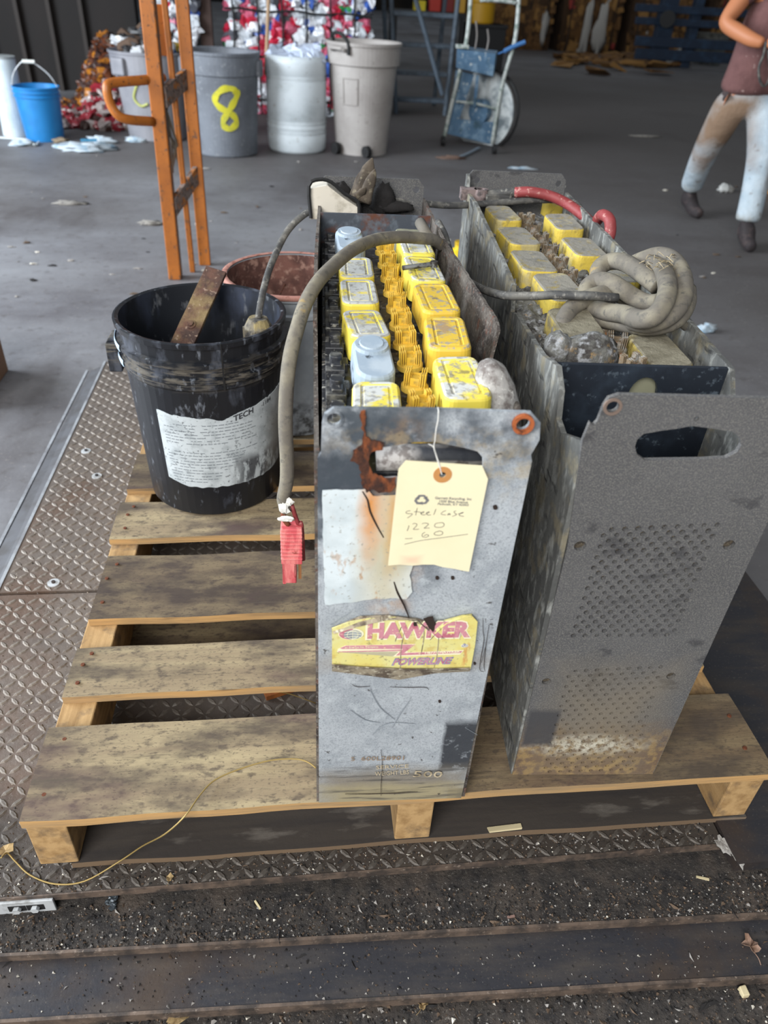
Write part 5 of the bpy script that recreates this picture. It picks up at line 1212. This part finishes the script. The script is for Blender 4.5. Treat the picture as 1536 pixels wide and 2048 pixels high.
# bottle pile
pm = [mat('crushed_red', '8b2530', .3), mat('crushed_brown', '5b2f18', .4), mat('crushed_clear', 'a99d9a', .2), mat('crushed_amber', 'a0641e', .3), mat('crushed_dark', '38221c', .5)]
b = MB()
for k in range(1500):
    px = U(118, 262); t = random.random()**.7
    ytop = 250-180*math.exp(-((px-212)/50)**2); py = 265-(265-ytop)*t
    yy = 6.05+t*1.0+U(-.1, .1); p = W0.v(px, py, yy)
    if p.z < ZF+.02: p.z = ZF+.03
    mi = (random.choice((1, 1, 4, 3, 4)) if t > .55 else random.choice((0, 0, 2, 0, 4, 2)))
    b.blob(p, (U(.03, .07), U(.03, .06), U(.02, .04)), k, .6, 3, 7, mi=mi, R=Matrix.Rotation(U(0, 3), 3, 'Z') @ Matrix.Rotation(U(-1, 1), 3, 'X'))
o = b.build('bottle_pile', pm, kind='stuff'); o['label'] = 'pile of crushed red and brown bottles against the dark wall behind the blue bucket'

# ------------------------------------------------------------------ bottle bales
bm = [mat('pet_clear', 'c6ccd2', .15), mat('pet_white', 'dcdfe4', .3), mat('pet_pink', 'c9627c', .3), mat('pet_red', 'b3243c', .3), mat('pet_blue', '3c5fae', .3), mat('pet_green', '2f8a4c', .3), mat('pet_dark', '4a4c54', .4)]
def bale(name, lab, x0, x1, y, z0, z1, n, wts, wire=True, nh=4, nv=6):
    t = thing(name, lab, 'bale', ((x0+x1)/2, y+.4, z0)); cx_ = (x0+x1)/2
    MB().bb((x0-cx_+.03, -.36, 0), (x1-cx_-.03, .4, z1-z0-.03)).build('core', bm[6], t)
    pool = [i for i, w in enumerate(wts) for _ in range(w)]; b = MB()
    for k in range(n):
        x = U(x0, x1)-cx_; z = U(.02, z1-z0); c_ = mn.noise(Vector((x*5, z*6, 1.)))
        mi = random.choice(pool)
        if c_ > .12: mi = random.choice((2, 3, 3, 2, 0))
        if c_ < -.25: mi = random.choice((4, 1, 0, 1))
        s_ = U(.7, 1.25)
        b.blob((x, -.40+U(-.02, .03), z), (.055*s_, .035, .042*s_), k, .6, 3, 7, mi=mi, R=Matrix.Rotation(U(-.5, .5), 3, 'Y'))
    b.build('crushed_bottles', bm, t, kind='stuff')
    if wire:
        for k in range(nh):
            z = .13+(z1-z0)*k/nh
            MB().tube([(x0-cx_-.01+(x1-x0+.02)*i/10, -.455+.012*math.sin(i), z+.01*math.sin(i*1.7)) for i in range(11)], .009, 5, sm=1).build('bale_wire', m_rubber, t)
        for k in range(nv):
            x = x0-cx_+(x1-x0)*(k+.3)/nv
            MB().tube([(x+.006*math.sin(i*2), -.46, .02+(z1-z0)*i/8) for i in range(9)], .009, 5, sm=1).build('bale_wire', m_rubber, t)
    return t
bale('bottle_bale', 'wire tied bale of pink white and blue crushed bottles behind the drum', -.05, 1.22, 7.15, ZF, 1.25, 900, (5, 7, 3, 2, 2, 1, 1))
bale('bottle_bale', 'bale of clear and green crushed bottles seen past the orange frame', -.62, -.30, 7.0, ZF, 1.25, 260, (8, 5, 0, 0, 1, 2, 4), wire=False)
MB_ = MB().bb((-.27, 7.05, ZF), (-.17, 7.15, 2.2)); tag(MB_.build('steel_post', mat('brown_post', '3d2c26', .8)), 'dark brown post between the two bottle bales', 'post')

# ------------------------------------------------------------------ rolling ladder
m_lad = mat('blue_grey_steel', '4a5662', .6, layers=[dict(s=20, lo=.5, hi=.65, c='38414a')])
ld = thing('rolling_ladder', 'blue grey steel rolling stairs behind the tan wheeled can', 'ladder', (1.72, 7.5, ZF))
def lp(px, py, y=7.5): p = W0.v(px, py, y); return Vector((p.x-1.72, p.y-7.5, p.z-ZF))
for (a, b_) in (((780, -60), (792, 225)), ((923, -60), (893, 190))):
    p, q = lp(*a), lp(*b_); q.z = 0; MB().cyl(q, p, .022, n=10).build('post', m_lad, ld)
    p2_, q2 = p+Vector((0, .7, 0)), q+Vector((0, .7, 0)); MB().cyl(q2, p2_, .022, n=10).build('post', m_lad, ld)
MB().cyl(lp(826, -20, 7.4), lp(885, 190, 7.4), .022, n=10).build('brace', m_lad, ld)
for (y, x0, x1, dy) in ((30, 785, 918, 0), (94, 786, 912, .15), (155, 788, 905, .3), (205, 788, 900, .1)):
    p, q = lp(x0, y), lp(x1, y); MB().box((p+q)/2+Vector((0, .1+dy, 0)), (abs(q.x-p.x), .18, .035)).build('step', m_lad, ld, bevel=.006)

# ------------------------------------------------------------------ strapping cart
m_ct = mat('worn_blue_paint', '4a6a86', .55, layers=[dict(s=14, lo=.5, hi=.62, c='6f8ba2'), dict(s=30, lo=.6, hi=.66, c='c3c8c4'), dict(s=9, lo=.56, hi=.68, c='35505f')])
m_ctw = mat('chipped_white_paint', 'b4bab6', .5, layers=[dict(s=30, lo=.5, hi=.62, c='6f8078')])
YC = 5.9
ct = thing('strapping_cart', 'worn blue strapping cart with a reel and tool tray on white tube rails', 'cart', (W0.v(940, 290, YC).x, YC, ZF))
oc = Vector(ct.location)
def cp(px, py, y=YC): return W0.v(px, py, y)-oc
for pts in ([(944, -60), (939, 30), (932, 88), (918, 150), (903, 210), (888, 276)], [(1040, -60), (1037, 12), (1030, 80), (1016, 128), (1003, 175), (993, 230), (984, 288)]):
    b = MB(); b.tube([cp(*p) for p in pts], .016, 10, sm=4); b.build('rail', m_ctw, ct, smooth=True)
b = MB(); b.tube([cp(960, 0), cp(1000, 1), cp(1036, 6)], .014, 8); b.build('handle_bar', m_ctw, ct, smooth=True)
tr = [cp(914, 98, YC-.06), cp(992, 108, YC-.06), cp(986, 153, YC-.06), cp(912, 136, YC-.06)]
tb = [p+Vector((.06, .20, .01)) for p in tr]
MB().loft([tr, tb]).build('tool_tray', m_ct, ct, bevel=.004)
MB().bb(tr[0]+Vector((-.005, -.008, .004)), tr[0]+Vector((.09, .05, .03))).build('white_lid', m_ctw, ct, bevel=.003)
rc_ = cp(966, 222, YC+.12); Rr = Matrix.Rotation(-.75, 3, 'Z'); ax_ = Rr @ Vector((0, 1, 0))
MB().cyl(rc_-ax_*.01, rc_+ax_*.01, .285, n=48).build('back_disc', mat('reel_disc', 'b7bcbc', .45, 0, layers=[dict(s=8, lo=.45, hi=.62, c='5d676c'), dict(s=20, lo=.6, hi=.68, c='9aa3a6')]), ct)
b = MB(); b.tube([rc_+ax_*.05+Rr @ Vector((.30*math.cos(a), 0, .30*math.sin(a))) for a in [2*PI*i/28 for i in range(29)]], .012, 6, sm=1); b.build('reel_rim', m_rubber, ct)
MB().cyl(rc_-ax_*.08, rc_+ax_*.05, .09, n=24).build('hub', m_ct, ct)
pn = [cp(905, 160), cp(1000, 170), cp(985, 290), cp(893, 272)]
MB().loft([[p+Vector((0, .03, 0)) for p in (cp(900, 238), cp(990, 246), cp(984, 290), cp(892, 268))], [p+Vector((0, .045, 0)) for p in (cp(900, 238), cp(990, 246), cp(984, 290), cp(892, 268))]]).build('lower_panel', m_ct, ct)
MB().loft([[p+Vector((0, .03, 0)) for p in (cp(914, 140), cp(950, 150), cp(920, 240), cp(900, 238))], [p+Vector((0, .045, 0)) for p in (cp(914, 140), cp(950, 150), cp(920, 240), cp(900, 238))]]).build('side_panel', m_ct, ct)
b = MB(); b.tube([cp(912, 203), cp(950, 207), cp(995, 218)], .010, 6); b.build('cross_rod', m_ctw, ct)
MB().bb(cp(955, 150)-Vector((.01, .01, .22)), cp(955, 150)+Vector((.012, .01, 0))).build('pivot_arm', m_ct, ct)
for p in ((886, 282), (989, 298)):
    w_ = cp(*p); w_.z = .035; w_ = W0.z(p[0], p[1], ZF+.035)-oc
    MB().cyl(w_+Vector((-.015, 0, 0)), w_+Vector((.015, 0, 0)), .035, n=18).build('wheel', m_rubber, ct)
b = MB(); b.tube([cp(1008, 103, YC-.02), cp(1025, 94, YC-.02), cp(1050, 84, YC-.02)], .016, 8, sm=2)
tag(MB().cyl(W0.v(996, 108, YC), W0.v(1012, 101, YC), .006, n=8).add([tuple(Vector(v)+oc) for v in b.v], b.f).build('strap_cutter', mat('blue_grip', '3f6fa6', .5)), 'blue handled strap cutter lying in the cart tray', 'tool')
for k, (x, y0_, y1_) in enumerate(((952, 42, 100), (975, 58, 102))):
    b = MB(); b.tube([W0.v(x-2, y1_, YC+.08), W0.v(x+2, (y0_+y1_)/2, YC+.08), W0.v(x, y0_, YC+.08)], .007, 6); tag(b.build('metal_rod', mat('rod_grey', '85807c', .5)), ('left' if k == 0 else 'right')+' thin metal rod standing up out of the cart tray', 'rod')
rag(905, 318, .10, .02, .015, 31, mat('brown_leafy', '5d4a40', .9), 'brown scrap on the floor in front of the strapping cart', 'brown_scrap', 'scrap')
b = MB(); b.tube([W0.z(x, y, ZF+.01) for x, y in ((918, 315), (935, 308), (958, 296))], .011, 6, sm=3); tag(b.build('steel_strap', mat('strap_grey', '7c8894', .5)), 'loose grey strap end on the floor below the strapping cart', 'strap')

# ------------------------------------------------------------------ far background
m_cb = mat('cardboard', '6b4a26', .9, layers=[dict(s=6, lo=.4, hi=.62, c='4a3219'), dict(s=30, lo=.55, hi=.66, c='86633a')])
cbm = [m_cb, mat('cardboard_dark', '3d2915', .9), mat('cardboard_light', '8b6636', .9), mat('white_film', 'a5a29c', .6), mat('red_print', '8a2a22', .7)]
def cbale(lab, x0, x1, y):
    t = thing('cardboard_bale', lab, 'bale', ((x0+x1)/2, y+.5, ZF)); cx_ = (x0+x1)/2; hh = 1.5
    MB().bb((x0-cx_, -.45, 0), (x1-cx_, .5, hh)).build('core', cbm[1], t)
    b = MB()
    for k in range(330):
        w = U(.08, .5); x = U(x0, x1-w)-cx_+w/2; z = U(.02, hh); mi = random.choice((0, 0, 0, 1, 1, 2, 2, 0, 0, 1, 0, 2, 3 if k % 3 == 0 else 0, 4 if k % 6 == 0 else 0))
        b.box((x, -.47+U(-.05, .02), z), (U(.05, .3), .03, w*.8), Matrix.Rotation(U(-.25, .25), 3, 'Y') @ Matrix.Rotation(U(-.3, .3), 3, 'Z'), mi, jit=.02)
    b.build('cardboard_layers', cbm, t, kind='stuff')
    for k in range(4):
        x = x0-cx_+(x1-x0)*(k+.5)/4; MB().tube([(x+.01*math.sin(i*2), -.53, .02+hh*i/6) for i in range(7)], .012, 4, sm=1).build('bale_wire', m_rubber, t)
for lab, x0, x1 in (('leftmost brown cardboard bale beyond the strapping cart', 4.55, 5.85), ('second brown cardboard bale from the left with white film strips', 6.05, 7.3), ('cardboard bale behind the blue steel rack', 7.5, 8.9), ('rightmost cardboard bale behind the far grey bucket', 9.25, 10.7)): cbale(lab, x0, x1, 17.0)
for (px, py, rx, rz, sd, lab) in ((1172, 60, .09, .9, 3, 'hanging pale film strip on the cardboard bales, left one'), (1200, 62, .12, .75, 6, 'hanging pale film sheet on the cardboard bales, wide right one'), (1088, 55, .06, .5, 8, 'narrow pale film strip left on the cardboard bales')):
    p = W0.v(px, py, 16.35); o = MB().blob((0, 0, 0), (rx, .03, rz*.5), sd, .5, 2, 14).build('film_strip', cbm[3], loc=p, smooth=True); tag(o, lab, 'film')
b = MB()
for k in range(90):
    p = W0.z(U(1120, 1380), 112+abs(random.gauss(0, 10))+U(0, 8), ZF); b.box(p+Vector((0, 0, .05)), (U(.1, .5), U(.1, .3), .03), Matrix.Rotation(U(0, 3), 3, 'Z') @ Matrix.Rotation(U(-.4, .4), 3, 'X'), random.choice((0, 2, 2, 0, 3 if k % 4 == 0 else 0)), jit=.03)
o = b.build('cardboard_litter', cbm, kind='stuff'); o['label'] = 'torn cardboard scraps lying at the foot of the bales'
m_gate = mat('navy_steel', '16263a', .6, layers=[dict(s=6, lo=.5, hi=.65, c='20354c')])
gt = thing('steel_rack', 'dark blue steel rack standing in front of the cardboard bales', 'rack', (W0.v(1320, 100, 14.5).x, 14.5, ZF))
og = Vector(gt.location)
def gp(px, py, y=14.5): return W0.v(px, py, y)-og
for (x, w) in ((1316, .30), (1372, .16), (1490, .2)):
    p = gp(x, 0); p2_ = gp(x-2, 118); MB().bb((p2_.x-w/2, -.08, 0), (p2_.x+w/2, .08, 1.6)).build('post', m_gate, gt, bevel=.01)
for (y0_, y1_) in ((12, 28), (38, 53), (76, 96), (100, 122)):
    p, q = gp(1266, y0_), gp(1486, y1_+6); MB().bb((p.x, -.14, (gp(1370, y1_)).z), (q.x, -.09, gp(1370, y0_).z)).build('rail', m_gate, gt, bevel=.01)
MB().cyl(gp(1335, 38, 14.2), gp(1335, 38, 14.4), .13, n=20).build('hub', m_rubber, gt)
cF, rF = stand(1412, 130, 26); zF_ = W0.v(1418, 66, cF.y).z-ZF
pail('grey_bucket', 'far grey bucket standing by the blue rack left of the person', (cF.x, cF.y), ZF, zF_, rF, rF*1.2, mat('far_grey', '74756f', .7, layers=[dict(s=8, lo=.5, hi=.62, c='4a4a47')]), ribs=((.86, .012),), n=28)
o = MB().blob((0, 0, .12), (.16, .1, .12), 3, .4, 3, 12).build('white_bag', cbm[3], loc=W0.z(1365, 118, ZF), smooth=True); tag(o, 'small white bag on the floor left of the far grey bucket', 'bag')
YD = 12.5; q = W0.v(955, 46, YD)
ck = thing('black_crate', 'black crate under the yellow drum in the far background', 'crate', (q.x+.1, YD, ZF))
MB().bb((-.3, -.25, 0), (.3, .25, q.z-ZF)).build('body', m_rubber, ck, bevel=.01)
MB().bb((-.32, -.27, q.z-ZF-.05), (.32, .27, q.z-ZF)).build('lip', m_rubber, ck, bevel=.01)
yd = thing('yellow_drum', 'yellow drum on a black crate seen between the cart rails', 'drum', (q.x+.03, YD, q.z))
MB().lathe([(0, 0), (.2, 0), (.21, .02), (.21, .25), (.22, .26), (.21, .27), (.21, .6), (.2, .62), (0, .62)], n=28).build('body', mat('drum_yellow', 'bb8d10', .5), yd)
MB().lathe([(.20, .62), (.22, .62), (.22, .65), (.2, .65)], n=28).build('rim', MATS['drum_yellow'], yd)
q = W0.v(860, 22, YD)
tb_ = thing('work_table', 'dark table holding red and yellow things in the far background', 'table', (q.x, YD, ZF))
MB().bb((-.6, -.3, q.z-ZF-.06), (.5, .3, q.z-ZF)).build('top', m_rubber, tb_)
for x in (-.55, .45):
    for y in (-.25, .25): MB().bb((x-.03, y-.03, 0), (x+.03, y+.03, q.z-ZF-.06)).build('leg', m_rubber, tb_)
for px, w, hh, c_, lab in ((838, .08, .12, 'c9b51e', 'flat yellow tub on the far dark table'), (868, .08, .35, 'a52a1c', 'red box on the far dark table'), (893, .09, .35, '6e1c18', 'dark red case on the far dark table'), (917, .08, .35, 'b58a2c', 'mustard box at the right end of the far dark table')):
    p = W0.v(px, 20, YD); o = MB().bb((-w, -.1, 0), (w, .1, hh)).bb((-w*1.04, -.11, hh*.8), (w*1.04, .11, hh*.84)).build('storage_box', mat('box_'+c_, c_, .6), loc=(p.x, YD, q.z), bevel=.01); tag(o, lab, 'box')
# objects cut by the frame edges
cbx = W0.z(2, 828, ZF)
t = thing('cardboard_box', 'brown box cut off at the left picture edge', 'box', (cbx.x-.215, cbx.y+.16, ZF))
MB().bb((-.15, -.14, 0), (.15, .14, .16)).build('carton', mat('plain_carton', '8d6c55', .9), t, bevel=.003)
MB().bb((-.15, -.02, .16), (.15, .02, .1607)).build('tape', mat('tape_brown', 'a98a62', .4), t)
p = W0.z(1556, 395, ZF); t = thing('orange_crate', 'orange object cut off at the right picture edge by the persons boot', 'crate', p)
MB().bb((-.03, -.06, 0), (.2, .1, .09)).build('body', mat('orange_crate', 'c58a3c', .7), t, bevel=.01); MB().bb((-.035, -.065, .08), (.205, .105, .095)).build('rim', MATS['orange_crate'], t, bevel=.003)

# ------------------------------------------------------------------ person
m_skin = mat('skin', 'b0714c', .55); m_shirt = mat('maroon_shirt', '6e4c4a', .9, layers=[dict(s=9, lo=.4, hi=.62, c='5c3d3c'), dict(s=40, lo=.64, hi=.68, c='9a7f7a')], bump=(.6, 9, .02))
m_jean = mat('stained_jeans', 'b4c0c8', .9, layers=[dict(s=7, lo=.42, hi=.6, c='9bacb8', op=.8), dict(box=((-.09, -.02, .56), (.10, .25, .15), .4, .4), bs=8, c='7d6249', op=.95), dict(box=((-.09, .03, .34), (.05, .15, .05), .6, .4), bs=10, c='8a6a4c', op=.8),
    dict(box=((.13, -.15, .44), (.04, .2, .12), .6, .4), bs=8, c='7d6450', op=.85), dict(s=24, lo=.6, hi=.68, c='6b5a4c', op=.7), dict(box=((0, 0, .12), (.4, .6, .05), .6, .4), s=20, lo=.45, hi=.6, c='8d8a80', op=.7)], bump=(.7, 12, .02))
m_boot = mat('dark_boot', '2c2628', .8, layers=[dict(s=20, lo=.5, hi=.64, c='453a39')], bump=(.5, 30, .005))
PC = Vector((2.88, 3.45, ZF))
man = thing('person', 'person in maroon shirt and stained pale jeans walking at the right, head out of frame', 'person', PC)
def skin(name, J, E_, m, par, sub=2, root=0):
    me = bpy.data.meshes.new(name); me.from_pydata([Vector(j[:3])-PC for j in J], E_, []); me.materials.append(m)
    o = bpy.data.objects.new(name, me); C.objects.link(o); o.parent = par
    sk = o.modifiers.new('skin', 'SKIN'); sk.use_smooth_shade = True
    for i, j in enumerate(J):
        s_ = me.skin_vertices[0].data[i]; s_.radius = (j[3], j[4] if len(j) > 4 else j[3]); s_.use_root = (i == root)
    o.modifiers.new('sub', 'SUBSURF').levels = sub; o.modifiers['sub'].render_levels = sub
    return o
# joints: x, y, z, radius(es)
hipL, kneL, ankL = (2.800, 3.45, .575), (2.805, 3.56, .325), (2.905, 3.84, .035)
hipR, kneR, ankR = (2.945, 3.43, .575), (2.945, 3.30, .330), (2.935, 3.19, .000)
body = [(2.872, 3.45, .625, .095, .07), (*hipL, .062), (*kneL, .042), (*ankL, .022), (2.93, 3.80, -.06, .014), (*hipR, .062), (*kneR, .042), (*ankR, .022), (2.93, 3.15, -.06, .014),
        (2.872, 3.44, .78, .095, .07), (2.872, 3.42, .95, .115, .075), (2.872, 3.42, 1.05, .07), (2.872, 3.41, 1.12, .045), (2.872, 3.39, 1.20, .062, .07), (2.872, 3.385, 1.29, .065, .075), (2.872, 3.39, 1.345, .035),
        (2.715, 3.43, 1.045, .05), (2.612, 3.40, .89, .042), (2.700, 3.25, .835, .034), (2.745, 3.21, .825, .024),
        (3.03, 3.43, 1.045, .05), (3.12, 3.40, .87, .040), (2.96, 3.24, .83, .033), (2.91, 3.20, .825, .024)]
ed = [(0, 1), (1, 2), (2, 3), (3, 4), (0, 5), (5, 6), (6, 7), (7, 8), (0, 9), (9, 10), (10, 11), (11, 12), (12, 13), (13, 14), (14, 15), (11, 16), (16, 17), (17, 18), (18, 19), (11, 20), (20, 21), (21, 22), (22, 23)]
skin('body', body, ed, m_skin, man)
jn = [(2.872, 3.45, .66, .135, .10), (2.872, 3.45, .60, .142, .105), (2.800, 3.46, .54, .100), (2.800, 3.50, .45, .094), (2.800, 3.57, .335, .080), (2.84, 3.69, .21, .072), (2.885, 3.80, .09, .068), (2.898, 3.825, .05, .070),
      (2.958, 3.42, .54, .100), (2.968, 3.36, .45, .092), (2.960, 3.29, .330, .080), (2.948, 3.24, .18, .070), (2.938, 3.20, .045, .068), (2.936, 3.195, .012, .070)]
skin('jeans', jn, [(0, 1), (1, 2), (2, 3), (3, 4), (4, 5), (5, 6), (6, 7), (1, 8), (8, 9), (9, 10), (10, 11), (11, 12), (12, 13)], m_jean, man, root=1)
sh = [(2.872, 3.45, .575, .165, .125), (2.872, 3.45, .64, .165, .122), (2.872, 3.43, .85, .150, .11), (2.872, 3.42, .98, .14, .095), (2.872, 3.42, 1.055, .085, .08), (2.872, 3.41, 1.085, .058),
      (2.725, 3.43, 1.05, .062), (2.665, 3.42, .975, .062), (3.02, 3.43, 1.05, .062), (3.075, 3.42, .97, .062)]
skin('shirt', sh, [(0, 1), (1, 2), (2, 3), (3, 4), (4, 5), (4, 6), (6, 7), (4, 8), (8, 9)], m_shirt, man, root=2)
def boot(ank, toe):
    a = Vector(ank); tt = Vector(toe)
    J = [(a.x, a.y, a.z+.05, .045), (a.x, a.y, a.z, .046), (a.x+(a.x-tt.x)*.15, a.y+(a.y-tt.y)*.15, ZF+.035, .036), ((a.x+tt.x)/2, (a.y+tt.y)/2, ZF+.04, .042), (tt.x, tt.y, ZF+.03, .034), (tt.x+(tt.x-a.x)*.2, tt.y+(tt.y-a.y)*.2, ZF+.026, .026)]
    o = skin('boot', J, [(0, 1), (1, 2), (1, 3), (3, 4), (4, 5)], m_boot, man, root=1)
boot((2.912, 3.85, .0), (2.945, 3.74, 0)); boot((2.935, 3.19, -.01), (2.925, 3.07, 0))
# hands: five fingers each, closed round the cord
def hand(w, d, sgn, name):
    w = Vector(w); d = Vector(d).normalized(); s_ = d.cross(Vector((0, 0, 1))).normalized()*sgn; up = Vector((0, 0, 1))
    J = [(*w, .022, .02), (*(w+d*.03), .026, .018), (*(w+d*.055), .026, .016)]; E_ = [(0, 1), (1, 2)]
    for k, (off, ln_) in enumerate(((-.019, .030), (-.007, .035), (.006, .033), (.018, .026))):
        b0 = w+d*.058+up*(-off); j1 = b0+d*ln_*.6+s_*.006; j2 = j1+d*.006+s_*.020; j3 = j2-d*.016+s_*.008
        i0 = len(J); J += [(*b0, .0088), (*j1, .0085), (*j2, .008), (*j3, .007)]; E_ += [(2, i0), (i0, i0+1), (i0+1, i0+2), (i0+2, i0+3)]
    b0 = w+d*.02+up*.022+s_*.006; i0 = len(J); J += [(*b0, .0105), (*(b0+d*.024+up*.010+s_*.010), .0095), (*(b0+d*.044+s_*.020), .008)]; E_ += [(1, i0), (i0, i0+1), (i0+1, i0+2)]
    skin(name, J, E_, m_skin, man, sub=1)
hand((2.748, 3.208, .825), (.85, -.35, -.12), 1, 'hand'); hand((2.905, 3.198, .825), (-.85, -.35, -.1), -1, 'hand')
# face (above the frame)
hd = Vector((2.872, 3.39, 1.25))-PC
hb = MB(); hb.blob(hd+Vector((0, .02, .045)), (.078, .085, .07), 2, .08, 3, 22); hb.build('hair', mat('dark_hair', '2a211c', .9), man, smooth=True)
fb = MB(); fb.blob(hd+Vector((0, -.082, -.005)), (.012, .018, .018), 1, .1, 2, 10)
fb.blob(hd+Vector((-.072, 0, 0)), (.008, .016, .024), 2, .1, 2, 10); fb.blob(hd+Vector((.072, 0, 0)), (.008, .016, .024), 3, .1, 2, 10); fb.build('nose_and_ears', m_skin, man, smooth=True)
for sx in (-1, 1): MB().blob(hd+Vector((sx*.028, -.068, .014)), (.010, .008, .006), 1, 0, 1, 10).build('eye', mat('eye_white', 'd8d4cc', .3), man, smooth=True)
MB().blob(hd+Vector((0, -.072, -.04)), (.024, .008, .006), 1, .1, 1, 10).build('mouth', mat('lips', '8a4a40', .6), man, smooth=True)
# pocket pouch and cord
b = MB(); b.bb(Vector((2.742, 3.42, .50))-PC, Vector((2.765, 3.48, .66))-PC); b.bb(Vector((2.736, 3.43, .46))-PC, Vector((2.748, 3.45, .58))-PC); b.build('belt_pouch', m_boot, man, bevel=.006)
b = MB(); b.tube([W0.v(x, y, 3.2) for x, y in ((1532, 84), (1527, 110), (1518, 135), (1520, 162), (1530, 172), (1540, 150), (1536, 100))], .006, 6, sm=4)
tag(b.build('cable_loop', m_cabk, smooth=True), 'thin dark cord hanging from the hands of the person', 'cord')
